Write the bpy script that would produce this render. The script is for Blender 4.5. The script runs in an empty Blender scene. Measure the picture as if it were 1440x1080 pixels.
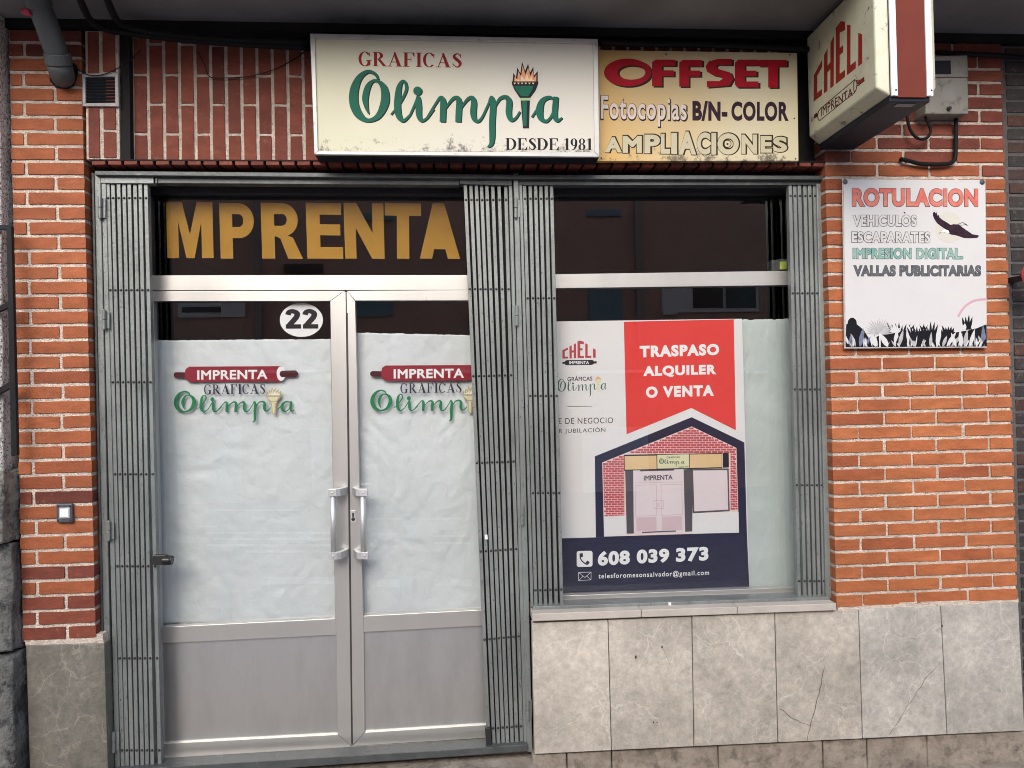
import bpy, bmesh, math, random
from mathutils import Vector, Matrix, noise

# ------------------------------------------------------------------ camera, sky, light, exposure
S = bpy.context.scene
COL = S.collection
FPX = 1056.51                       # focal length in photograph pixels (1440 wide)
YAW, PITCH, ROLL = 0.0722, 0.0149, -0.0195
EYE = Vector((1.5794, -3.3937, 1.0211))
_cy, _sy, _cp, _sp = math.cos(YAW), math.sin(YAW), math.cos(PITCH), math.sin(PITCH)
FW = Vector((_sy * _cp, _cy * _cp, _sp))
_r0 = Vector((_cy, -_sy, 0)); _u0 = _r0.cross(FW)
RT = math.cos(ROLL) * _r0 + math.sin(ROLL) * _u0
UP = -math.sin(ROLL) * _r0 + math.cos(ROLL) * _u0
cam = bpy.data.cameras.new('camera')
cam.sensor_width = 36; cam.lens = FPX / 1440 * 36; cam.clip_start = 0.05; cam.clip_end = 500
camo = bpy.data.objects.new('camera', cam); COL.objects.link(camo)
M3 = Matrix((RT, UP, -FW)).transposed()
camo.matrix_world = Matrix.Translation(EYE) @ M3.to_4x4()
S.camera = camo
SUN_EL, SUN_AZ = math.radians(33), math.radians(-14)     # sun behind the camera, a little to the left
W = bpy.data.worlds.new('World'); S.world = W; W.use_nodes = True
nt = W.node_tree
sky = nt.nodes.new('ShaderNodeTexSky'); sky.sky_type = 'NISHITA'; sky.sun_disc = False
sky.sun_elevation = SUN_EL; sky.sun_rotation = math.pi - SUN_AZ
sky.dust_density = 2.2; sky.air_density = 1.0; sky.ozone_density = 0.5
nt.links.new(sky.outputs[0], nt.nodes['Background'].inputs[0])
nt.nodes['Background'].inputs[1].default_value = 0.15
sun = bpy.data.lights.new('sun', 'SUN'); sun.energy = 1.0; sun.angle = math.radians(40); sun.color = (1, .99, .96)
suno = bpy.data.objects.new('sun', sun); COL.objects.link(suno)
sd = Vector((math.sin(SUN_AZ) * math.cos(SUN_EL), -math.cos(SUN_AZ) * math.cos(SUN_EL), math.sin(SUN_EL)))
suno.rotation_euler = sd.to_track_quat('Z', 'Y').to_euler()
S.view_settings.view_transform = 'Standard'; S.view_settings.look = 'None'
S.view_settings.exposure = .93; S.view_settings.gamma = 1.0
S.render.engine = 'CYCLES'
S.cycles.use_denoising = True; S.cycles.denoising_prefilter = 'NONE'; S.cycles.pixel_filter_type = 'BLACKMAN_HARRIS'; S.cycles.filter_width = 1.0
S.cycles.max_bounces = 10; S.cycles.transparent_max_bounces = 24; S.cycles.caustics_reflective = False

# ------------------------------------------------------------------ pixel rays to real planes
def ray(px, py):
    return FW + RT * ((px - 720) / FPX) - UP * ((py - 540) / FPX)
def at(px, py, Y=0.0):              # the point of the plane y = Y seen at that pixel
    d = ray(px, py); return EYE + d * ((Y - EYE.y) / d.y)
def atx(px, py, X):
    d = ray(px, py); return EYE + d * ((X - EYE.x) / d.x)
def PL(Y): return (lambda x, y: at(x, y, Y)), Vector((0, -1, 0))
def PX(X): return (lambda x, y: atx(x, y, X)), Vector((-1, 0, 0))
YG, YD, YGL, YPAP = .06, .17, .20, .216

# ------------------------------------------------------------------ materials
def mat(name, col, rough=.6, metal=0.0, var=.12, vs=6.0, bump=0.0, bs=80.0, spots=(), spec=.5, col2=None, stretch=None):
    m = bpy.data.materials.new(name); m.use_nodes = True
    n = m.node_tree.nodes; L = m.node_tree.links; b = n['Principled BSDF']
    b.inputs['Roughness'].default_value = rough; b.inputs['Metallic'].default_value = metal
    b.inputs['Specular IOR Level'].default_value = spec
    tc = n.new('ShaderNodeTexCoord'); src = tc.outputs['Object']
    if stretch:
        mp = n.new('ShaderNodeMapping'); mp.inputs['Scale'].default_value = stretch
        L.new(src, mp.inputs['Vector']); src2 = mp.outputs[0]
    else: src2 = src
    no = n.new('ShaderNodeTexNoise'); no.inputs['Scale'].default_value = vs; no.inputs['Detail'].default_value = 8
    no.inputs['Roughness'].default_value = .65; L.new(src2, no.inputs['Vector'])
    cr = n.new('ShaderNodeValToRGB'); cr.color_ramp.elements[0].position = .3; cr.color_ramp.elements[1].position = .7
    c2 = col2 or [min(1, c * (1 + var)) for c in col]
    c1 = [c * (1 - var) for c in col] if not col2 else col
    cr.color_ramp.elements[0].color = (*c1, 1); cr.color_ramp.elements[1].color = (*c2, 1)
    L.new(no.outputs['Fac'], cr.inputs[0]); out = cr.outputs[0]
    for (sc, scale, lo, hi, amt) in spots:           # blotches of dirt with their own shape
        s = n.new('ShaderNodeTexNoise'); s.inputs['Scale'].default_value = scale; s.inputs['Detail'].default_value = 6
        s.inputs['Roughness'].default_value = .7; L.new(src2, s.inputs['Vector'])
        r = n.new('ShaderNodeMapRange'); r.inputs['From Min'].default_value = lo; r.inputs['From Max'].default_value = hi
        r.inputs['To Max'].default_value = amt; L.new(s.outputs['Fac'], r.inputs['Value'])
        mx = n.new('ShaderNodeMixRGB'); mx.inputs[2].default_value = (*sc, 1)
        L.new(r.outputs[0], mx.inputs[0]); L.new(out, mx.inputs[1]); out = mx.outputs[0]
    L.new(out, b.inputs['Base Color'])
    rr = n.new('ShaderNodeMapRange'); rr.inputs['To Min'].default_value = max(.02, rough - .1); rr.inputs['To Max'].default_value = min(1, rough + .1)
    L.new(no.outputs['Fac'], rr.inputs['Value']); L.new(rr.outputs[0], b.inputs['Roughness'])
    if bump:
        bn = n.new('ShaderNodeTexNoise'); bn.inputs['Scale'].default_value = bs; bn.inputs['Detail'].default_value = 6
        L.new(src, bn.inputs['Vector'])
        bp = n.new('ShaderNodeBump'); bp.inputs['Strength'].default_value = bump; bp.inputs['Distance'].default_value = .01
        L.new(bn.outputs['Fac'], bp.inputs['Height']); L.new(bp.outputs[0], b.inputs['Normal'])
    return m

def brick_mat(name, cols, bump=.25):
    m = mat(name, (.4, .1, .04), rough=.72, bump=bump, bs=140, spec=.3)
    n = m.node_tree.nodes; L = m.node_tree.links; b = n['Principled BSDF']
    g = n.new('ShaderNodeNewGeometry'); r = n.new('ShaderNodeValToRGB'); r.color_ramp.interpolation = 'LINEAR'
    e = r.color_ramp.elements
    e[0].position = 0; e[0].color = (*cols[0], 1); e[1].position = 1; e[1].color = (*cols[-1], 1)
    for i, c in enumerate(cols[1:-1]):
        k = e.new((i + 1) / (len(cols) - 1)); k.color = (*c, 1)
    L.new(g.outputs['Random Per Island'], r.inputs[0])
    tc = n.new('ShaderNodeTexCoord'); mp = n.new('ShaderNodeMapping'); mp.inputs['Scale'].default_value = (9, 9, 26)
    L.new(tc.outputs['Object'], mp.inputs[0])
    no = n.new('ShaderNodeTexNoise'); no.inputs['Scale'].default_value = 1; no.inputs['Detail'].default_value = 10; no.inputs['Roughness'].default_value = .7
    L.new(mp.outputs[0], no.inputs['Vector'])
    rg = n.new('ShaderNodeMapRange'); rg.inputs['From Min'].default_value = .3; rg.inputs['From Max'].default_value = .7
    rg.inputs['To Min'].default_value = .72; rg.inputs['To Max'].default_value = 1.22
    L.new(no.outputs['Fac'], rg.inputs['Value'])
    mx = n.new('ShaderNodeVectorMath'); mx.operation = 'SCALE'; L.new(r.outputs[0], mx.inputs[0]); L.new(rg.outputs[0], mx.inputs['Scale'])
    lg = n.new('ShaderNodeTexNoise'); lg.inputs['Scale'].default_value = 2.2; lg.inputs['Detail'].default_value = 5; lg.inputs['Roughness'].default_value = .7; L.new(tc.outputs['Object'], lg.inputs['Vector'])
    lr = n.new('ShaderNodeMapRange'); lr.inputs['From Min'].default_value = .3; lr.inputs['From Max'].default_value = .7; lr.inputs['To Min'].default_value = .78; lr.inputs['To Max'].default_value = 1.12; L.new(lg.outputs['Fac'], lr.inputs['Value'])
    ms = n.new('ShaderNodeVectorMath'); ms.operation = 'SCALE'; L.new(mx.outputs[0], ms.inputs[0]); L.new(lr.outputs[0], ms.inputs['Scale']); mx = ms
    # pale lime smears and dark soot flecks
    s = n.new('ShaderNodeTexNoise'); s.inputs['Scale'].default_value = 34; s.inputs['Detail'].default_value = 9; s.inputs['Roughness'].default_value = .75
    L.new(tc.outputs['Object'], s.inputs['Vector'])
    sr = n.new('ShaderNodeMapRange'); sr.inputs['From Min'].default_value = .57; sr.inputs['From Max'].default_value = .76; sr.inputs['To Max'].default_value = .4
    L.new(s.outputs['Fac'], sr.inputs['Value'])
    m1 = n.new('ShaderNodeMixRGB'); m1.inputs[2].default_value = (.5, .32, .22, 1); L.new(sr.outputs[0], m1.inputs[0]); L.new(mx.outputs[0], m1.inputs[1])
    d = n.new('ShaderNodeMapRange'); d.inputs['From Min'].default_value = .36; d.inputs['From Max'].default_value = .24; d.inputs['To Max'].default_value = .7
    L.new(s.outputs['Fac'], d.inputs['Value'])
    m2 = n.new('ShaderNodeMixRGB'); m2.inputs[2].default_value = (.05, .025, .02, 1); L.new(d.outputs[0], m2.inputs[0]); L.new(m1.outputs[0], m2.inputs[1])
    L.new(m2.outputs[0], b.inputs['Base Color'])
    return m

def marble_mat(name, base, dark, vein, blotch=2.5):
    m = mat(name, dark, rough=.42, vs=blotch, col2=base, bump=.06, bs=50, spots=[((.12, .10, .08), 120, .68, .76, .5)])
    n = m.node_tree.nodes; L = m.node_tree.links; b = n['Principled BSDF']
    prev = b.inputs['Base Color'].links[0].from_socket
    tc = n.new('ShaderNodeTexCoord')
    dn = n.new('ShaderNodeTexNoise'); dn.inputs['Scale'].default_value = 5; dn.inputs['Detail'].default_value = 6; L.new(tc.outputs['Object'], dn.inputs['Vector'])
    ad = n.new('ShaderNodeVectorMath'); ad.operation = 'MULTIPLY_ADD'; ad.inputs[1].default_value = (.3, .3, .3)
    L.new(dn.outputs['Color'], ad.inputs[0]); L.new(tc.outputs['Object'], ad.inputs[2])
    g2 = n.new('ShaderNodeTexNoise'); g2.inputs['Scale'].default_value = 28; g2.inputs['Detail'].default_value = 10; g2.inputs['Roughness'].default_value = .8; L.new(tc.outputs['Object'], g2.inputs['Vector'])
    gr = n.new('ShaderNodeMapRange'); gr.inputs['From Min'].default_value = .3; gr.inputs['From Max'].default_value = .7; gr.inputs['To Min'].default_value = .66; gr.inputs['To Max'].default_value = 1.2
    oi = n.new('ShaderNodeObjectInfo'); om = n.new('ShaderNodeMath'); om.operation = 'MULTIPLY_ADD'; om.inputs[1].default_value = .14; om.inputs[2].default_value = -.07
    L.new(oi.outputs['Random'], om.inputs[0]); oa = n.new('ShaderNodeMath'); L.new(om.outputs[0], oa.inputs[0]); L.new(g2.outputs['Fac'], oa.inputs[1]); L.new(oa.outputs[0], gr.inputs['Value'])
    vm = n.new('ShaderNodeVectorMath'); vm.operation = 'SCALE'; L.new(prev, vm.inputs[0]); L.new(gr.outputs[0], vm.inputs['Scale']); prev = vm.outputs[0]
    for sc, wid, amt in ((4.0, .014, .42), (10.0, .028, .22), (24.0, .05, .16)):
        v = n.new('ShaderNodeTexVoronoi'); v.feature = 'DISTANCE_TO_EDGE'; v.inputs['Scale'].default_value = sc; L.new(ad.outputs[0], v.inputs['Vector'])
        r = n.new('ShaderNodeMapRange'); r.inputs['From Min'].default_value = wid; r.inputs['From Max'].default_value = 0; r.inputs['To Max'].default_value = amt
        L.new(v.outputs['Distance'], r.inputs['Value'])
        q = n.new('ShaderNodeMath'); q.operation = 'MULTIPLY'; L.new(r.outputs[0], q.inputs[0])
        w2 = n.new('ShaderNodeTexNoise'); w2.inputs['Scale'].default_value = 4; L.new(tc.outputs['Object'], w2.inputs['Vector'])
        r2 = n.new('ShaderNodeMapRange'); r2.inputs['From Min'].default_value = .38; r2.inputs['From Max'].default_value = .58; L.new(w2.outputs['Fac'], r2.inputs['Value'])
        L.new(r2.outputs[0], q.inputs[1])
        mx = n.new('ShaderNodeMixRGB'); mx.inputs[2].default_value = (*vein, 1); L.new(q.outputs[0], mx.inputs[0]); L.new(prev, mx.inputs[1]); prev = mx.outputs[0]
    L.new(prev, b.inputs['Base Color'])
    # each slab has its own tone
    return m

def glass_mat():
    m = bpy.data.materials.new('window glass'); m.use_nodes = True
    n = m.node_tree.nodes; L = m.node_tree.links; n.clear()
    o = n.new('ShaderNodeOutputMaterial'); mx = n.new('ShaderNodeMixShader'); t = n.new('ShaderNodeBsdfTransparent'); g = n.new('ShaderNodeBsdfGlossy')
    g.inputs['Roughness'].default_value = 0.0; t.inputs['Color'].default_value = (.985, .992, .99, 1)
    f = n.new('ShaderNodeFresnel'); f.inputs['IOR'].default_value = 2.1
    gm = n.new('ShaderNodeNewGeometry'); iv = n.new('ShaderNodeMath'); iv.operation = 'SUBTRACT'; iv.inputs[0].default_value = 1; L.new(gm.outputs['Backfacing'], iv.inputs[1])
    ml = n.new('ShaderNodeMath'); ml.operation = 'MULTIPLY'; L.new(f.outputs[0], ml.inputs[0]); L.new(iv.outputs[0], ml.inputs[1])   # the pane reflects once, at its outer face
    L.new(ml.outputs[0], mx.inputs[0]); L.new(t.outputs[0], mx.inputs[1]); L.new(g.outputs[0], mx.inputs[2]); L.new(mx.outputs[0], o.inputs[0])
    return m

M = {}
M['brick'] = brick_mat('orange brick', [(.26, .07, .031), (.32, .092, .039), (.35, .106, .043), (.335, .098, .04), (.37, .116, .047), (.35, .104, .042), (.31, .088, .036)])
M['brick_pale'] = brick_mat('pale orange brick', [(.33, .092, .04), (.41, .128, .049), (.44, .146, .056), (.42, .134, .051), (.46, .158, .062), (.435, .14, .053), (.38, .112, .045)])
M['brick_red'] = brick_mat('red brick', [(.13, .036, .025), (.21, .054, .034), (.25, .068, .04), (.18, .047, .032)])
M['brick_dark'] = brick_mat('dark brick', [(.035, .032, .032), (.05, .044, .042), (.042, .036, .036), (.09, .04, .03)])
M['mortar'] = mat('lime mortar', (.64, .555, .475), .9, var=.25, vs=22, bump=.9, bs=150, spots=[((.16, .13, .11), 55, .57, .7, .8), ((.36, .30, .25), 5, .5, .7, .6)])
M['mortar_grey'] = mat('grey mortar', (.105, .10, .098), .9, var=.25, vs=30, bump=.6, bs=160)
M['marble'] = marble_mat('beige marble', (.68, .62, .54), (.34, .31, .265), (.88, .84, .77))
M['marble_grey'] = marble_mat('grey marble', (.64, .605, .545), (.34, .325, .29), (.84, .82, .78))
M['marble_green'] = marble_mat('dark marble', (.225, .215, .18), (.12, .114, .096), (.46, .43, .35), 4)
M['sill'] = mat('white marble sill', (.50, .46, .41), .5, var=.12, vs=10, bump=.1, bs=60, spots=[((.2, .17, .14), 25, .62, .75, .7)])
M['base_stone'] = mat('rough skirting stone', (.20, .165, .13), .85, vs=9, col2=(.40, .35, .29), bump=.7, bs=45, spots=[((.07, .055, .045), 14, .5, .68, .75)])
M['concrete'] = mat('soffit concrete', (.19, .19, .195), .9, var=.2, vs=2.2, bump=.15, bs=40, spots=[((.05, .05, .05), 30, .68, .75, .8), ((.14, .135, .13), 1.2, .45, .7, .6)])
M['black'] = mat('sooty black and gap shade', (.018, .017, .018), .7, var=.3)
M['gate'] = mat('grey green gate paint', (.225, .245, .238), .40, metal=.25, var=.25, vs=5, bump=.12, bs=70, stretch=(1, 1, .55),
                spots=[((.03, .035, .036), 110, .60, .66, .85), ((.06, .07, .07), 14, .58, .78, .6), ((.42, .44, .43), 70, .64, .72, .5)])
M['gate_dark'] = mat('worn dark steel', (.10, .11, .112), .5, metal=.4, var=.3, vs=9, bump=.2, bs=80, spots=[((.25, .25, .24), 22, .6, .7, .6)])
M['rivet'] = mat('dark rivet steel', (.05, .05, .05), .4, metal=.6)
M['alu'] = mat('anodised aluminium', (.585, .58, .555), .34, metal=.65, var=.05, vs=3, bump=.02, bs=200, stretch=(1, 1, .2), spots=[((.2, .19, .18), 40, .68, .76, .5)])
M['alu_panel'] = mat('brushed aluminium panel', (.74, .742, .73), .32, metal=.85, var=.05, vs=3, bump=.03, bs=200, stretch=(1, 1, .3), spots=[((.2, .19, .18), 60, .68, .76, .6), ((.40, .40, .39), 3, .45, .75, .6)])
M['alu_dark'] = mat('black aluminium', (.06, .06, .065), .4, metal=.4)  # black aluminium, dark in its own colour
M['chrome'] = mat('polished aluminium', (.62, .63, .64), .48, metal=.75, var=.04)
M['glass'] = glass_mat()
M['paper'] = mat('white kraft paper', (.645, .685, .695), .6, var=.03, vs=3.0, bump=.5, bs=14)
M['paper_grey'] = mat('grey blue paper', (.50, .56, .55), .75, var=.08, vs=3.0, bump=.4, bs=9)
M['gold'] = mat('gold vinyl', (.40, .205, .02), .45, var=.1, vs=5)
M['white'] = mat('white vinyl', (.82, .82, .82), .5, var=.02)
M['ink'] = mat('black ink', (.012, .012, .016), .5, var=.2)
M['navy'] = mat('navy print', (.016, .017, .045), .45, var=.06)
M['navy_ink'] = mat('dark blue ink', (.02, .022, .05), .5, var=.06)
M['red'] = mat('red print', (.72, .052, .045), .45, var=.04, vs=3)
M['maroon'] = mat('maroon vinyl', (.27, .018, .035), .45, var=.06)
M['maroon_dark'] = mat('dark maroon vinyl', (.07, .012, .016), .45, var=.06)
M['green'] = mat('green vinyl', (.012, .20, .075), .45, var=.08)
M['green_dark'] = mat('dark green paint', (.008, .115, .075), .5, var=.15, vs=12)
M['sign_red'] = mat('dark red paint', (.26, .012, .016), .5, var=.12, vs=12)
M['cheli_red'] = mat('brick red paint', (.24, .022, .016), .55, var=.2, vs=30, spots=[((.6, .55, .42), 60, .66, .72, .6)])
M['torch_gold'] = mat('pale gold ink', (.42, .33, .17), .5, var=.15, vs=40)
M['flame'] = mat('flame orange', (.68, .30, .14), .5, var=.15, vs=40)
M['flame_pale'] = mat('flame pale', (.82, .56, .34), .5, var=.1, vs=40)
M['poster'] = mat('poster paper', (.74, .725, .725), .5, var=.02, vs=3, bump=.06, bs=6)
M['p_brick'] = mat('printed brick red', (.48, .045, .06), .5, var=.25, vs=60)
M['p_mortar'] = mat('printed mortar', (.78, .62, .60), .5, var=.03)
M['p_tan'] = mat('printed tan', (.72, .50, .26), .5, var=.05)
M['p_cream'] = mat('printed cream', (.70, .66, .42), .5, var=.05)
M['p_grey'] = mat('printed dark grey', (.085, .075, .085), .5, var=.05)
M['p_door'] = mat('printed pink white', (.72, .62, .645), .5, var=.02)
M['p_pink'] = mat('printed pink', (.62, .46, .50), .5, var=.03)
M['p_line'] = mat('printed mauve line', (.50, .38, .42), .5, var=.03)
M['offset_red'] = mat('offset red', (.38, .008, .02), .5, var=.15, vs=30)
M['shadow_ink'] = mat('brown black lettering ink', (.03, .022, .016), .5, var=.3)
M['pinkwhite'] = mat('pinkish white paint', (.66, .56, .52), .5, var=.06)
M['purple_ink'] = mat('purple black ink', (.035, .016, .028), .5, var=.5, vs=40)
M['cream_fill'] = mat('cream lettering', (.50, .46, .31), .5, var=.08)
M['panel_white'] = mat('white sign panel', (.62, .62, .62), .4, var=.03, vs=4, spots=[((.5, .44, .42), 3, .6, .8, .25)])
M['rot_red'] = mat('faded red lettering', (.60, .11, .10), .5, vs=25, col2=(.66, .26, .20))
M['rot_teal'] = mat('faded teal lettering', (.13, .33, .29), .5, vs=25, col2=(.32, .48, .43))
M['rot_grey'] = mat('faded slate lettering', (.07, .08, .095), .5, vs=40, col2=(.16, .17, .18))
M['rot_white'] = mat('white lettering', (.60, .59, .58), .5, var=.04)
M['rot_line'] = mat('thin outline ink', (.035, .03, .03), .5, var=.2)
M['leaf_grey'] = mat('printed leaf grey', (.42, .42, .43), .5, var=.2, vs=40)
M['leaf_blue'] = mat('printed slate blue', (.15, .18, .26), .5, var=.3, vs=40)
M['sun_print'] = mat('printed pale sun', (.60, .585, .52), .5, var=.02)
M['arc_print'] = mat('printed pink arc', (.58, .36, .44), .5, var=.04)
M['acrylic'] = mat('yellowed acrylic', (.54, .525, .39), .35, var=.06, vs=4, spots=[((.07, .065, .05), 24, .60, .67, .8), ((.30, .29, .21), 5, .5, .72, .5)])
M['trim'] = mat('white metal trim', (.80, .80, .80), .4, var=.03, spots=[((.3, .28, .26), 30, .68, .75, .5)])
M['sign_panel_red'] = mat('brick red panel', (.155, .036, .024), .45, var=.10, vs=4)
M['casing'] = mat('blue black casing', (.02, .022, .03), .5, var=.2)
M['plastic_dark'] = mat('dark grey pvc', (.085, .095, .098), .45, var=.2, vs=9, spots=[((.2, .2, .19), 30, .66, .74, .5)])
M['rubber'] = mat('black cable rubber', (.012, .012, .013), .5, var=.2)
M['meter'] = mat('weathered grey box', (.24, .232, .205), .6, var=.15, vs=8, bump=.05, bs=60, spots=[((.10, .09, .08), 22, .54, .66, .75)])
M['vent'] = mat('grey vent frame', (.42, .41, .40), .55, var=.2, vs=20, spots=[((.06, .05, .05), 25, .55, .7, .7)])
M['plaster'] = mat('rough stippled render', (.50, .50, .475), .95, vs=60, col2=(.80, .79, .75), bump=1.0, bs=110, spots=[((.05, .05, .05), 95, .53, .58, .85)])
M['granite'] = mat('weathered granite', (.075, .078, .08), .95, vs=8, col2=(.21, .21, .195), bump=1.0, bs=55, spots=[((.035, .036, .038), 20, .5, .62, .8), ((.45, .44, .38), 30, .62, .72, .5)])
M['granite_pale'] = mat('lichened granite', (.15, .15, .135), .95, vs=9, col2=(.34, .33, .28), bump=1.0, bs=60, spots=[((.04, .04, .04), 22, .5, .62, .8), ((.48, .46, .38), 30, .6, .72, .5)])
M['rail_black'] = mat('black painted iron', (.02, .02, .022), .45, metal=.2, var=.2)
M['asphalt'] = mat('grey pavement', (.30, .295, .29), .9, var=.2, vs=7, bump=.4, bs=60)
M['opp_brick'] = mat('far brown brick', (.60, .41, .34), .85, var=.12, vs=2)
M['opp_white'] = mat('far white frame', (.80, .82, .84), .5, var=.05)
M['opp_teal'] = mat('far teal shutter', (.22, .36, .40), .6, var=.08)
M['opp_dark'] = mat('far dark pane', (.03, .035, .045), .15, var=.1)
M['opp_pipe'] = mat('far grey pipe', (.38, .35, .34), .6, var=.1)
M['interior'] = mat('dark interior', (.030, .027, .027), .9, var=.1)
M['disc_red'] = mat('red plastic', (.50, .03, .05), .4, var=.06)
M['tag_pink'] = mat('crimson tape', (.50, .05, .10), .5, var=.15)
M['lamp_green'] = mat('yellow green plastic', (.52, .60, .10), .3, var=.08)

for k in ('ink', 'navy', 'navy_ink', 'maroon', 'maroon_dark', 'green', 'green_dark', 'sign_red', 'cheli_red', 'offset_red', 'shadow_ink', 'purple_ink', 'rot_grey', 'rot_line', 'rot_red', 'leaf_blue', 'p_grey', 'red', 'gold', 'black', 'casing', 'rubber', 'rail_black', 'sign_panel_red'):
    M[k].node_tree.nodes['Principled BSDF'].inputs['Specular IOR Level'].default_value = .12

def crease(m, amt):
    """sharp folds in paper"""
    n = m.node_tree.nodes; L = m.node_tree.links; b = n['Principled BSDF']; bp0 = b.inputs['Normal'].links[0].from_node
    tc = n.new('ShaderNodeTexCoord'); h = None
    for sc, w in ((2.2, 1.0), (5.5, .5), (13, .25)):
        no = n.new('ShaderNodeTexNoise'); no.inputs['Scale'].default_value = sc; no.inputs['Detail'].default_value = 1.5; no.inputs['Distortion'].default_value = .8; L.new(tc.outputs['Object'], no.inputs['Vector'])
        a = n.new('ShaderNodeMath'); a.operation = 'SUBTRACT'; a.inputs[1].default_value = .5; L.new(no.outputs['Fac'], a.inputs[0])
        c = n.new('ShaderNodeMath'); c.operation = 'ABSOLUTE'; L.new(a.outputs[0], c.inputs[0])
        d = n.new('ShaderNodeMath'); d.operation = 'MULTIPLY_ADD'; d.inputs[1].default_value = w; L.new(c.outputs[0], d.inputs[0])
        if h: L.new(h, d.inputs[2])
        else: d.inputs[2].default_value = 0
        h = d.outputs[0]
    bp = n.new('ShaderNodeBump'); bp.inputs['Strength'].default_value = amt; bp.inputs['Distance'].default_value = .06; L.new(h, bp.inputs['Height']); L.new(bp0.outputs[0], bp.inputs['Normal']); L.new(bp.outputs[0], b.inputs['Normal'])
crease(M['paper'], .22); crease(M['paper_grey'], .25)

def sign_face(name, left, right):
    """printed face: colour runs from left to right; mould specks gather along the lower edge"""
    m = mat(name, left, rough=.45, spec=.4)
    n = m.node_tree.nodes; L = m.node_tree.links; b = n['Principled BSDF']
    tc = n.new('ShaderNodeTexCoord'); sx = n.new('ShaderNodeSeparateXYZ'); L.new(tc.outputs['Generated'], sx.inputs[0])
    wn = n.new('ShaderNodeTexNoise'); wn.inputs['Scale'].default_value = 3; L.new(tc.outputs['Generated'], wn.inputs['Vector'])
    add = n.new('ShaderNodeMath'); add.operation = 'MULTIPLY_ADD'; add.inputs[1].default_value = .5; L.new(wn.outputs['Fac'], add.inputs[0]); 
    sub = n.new('ShaderNodeMath'); sub.operation = 'SUBTRACT'; sub.inputs[1].default_value = .25; L.new(sx.outputs['X'], sub.inputs[0]); L.new(sub.outputs[0], add.inputs[2])
    r = n.new('ShaderNodeValToRGB'); r.color_ramp.elements[0].color = (*left, 1); r.color_ramp.elements[1].color = (*right, 1)
    r.color_ramp.elements[0].position = .0; r.color_ramp.elements[1].position = .75
    L.new(add.outputs[0], r.inputs[0])
    ob = tc.outputs['Object']
    s = n.new('ShaderNodeTexNoise'); s.inputs['Scale'].default_value = 14; s.inputs['Detail'].default_value = 12; s.inputs['Roughness'].default_value = .85; L.new(ob, s.inputs['Vector'])
    zr = n.new('ShaderNodeMapRange'); zr.inputs['From Min'].default_value = .0; zr.inputs['From Max'].default_value = .28; zr.inputs['To Min'].default_value = .15; zr.inputs['To Max'].default_value = -.04
    L.new(sx.outputs['Z'], zr.inputs['Value'])
    ad2 = n.new('ShaderNodeMath'); L.new(s.outputs['Fac'], ad2.inputs[0]); L.new(zr.outputs[0], ad2.inputs[1])
    th = n.new('ShaderNodeMapRange'); th.inputs['From Min'].default_value = .635; th.inputs['From Max'].default_value = .70; th.inputs['To Max'].default_value = .85
    L.new(ad2.outputs[0], th.inputs['Value'])
    mx = n.new('ShaderNodeMixRGB'); mx.inputs[2].default_value = (.05, .045, .035, 1); L.new(th.outputs[0], mx.inputs[0]); L.new(r.outputs[0], mx.inputs[1])
    L.new(mx.outputs[0], b.inputs['Base Color'])
    return m
M['olimpia_face'] = sign_face('cream lightbox face', (.57, .56, .40), (.60, .58, .515))
M['offset_face'] = sign_face('yellow to cream board', (.60, .38, .115), (.60, .55, .38))

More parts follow.
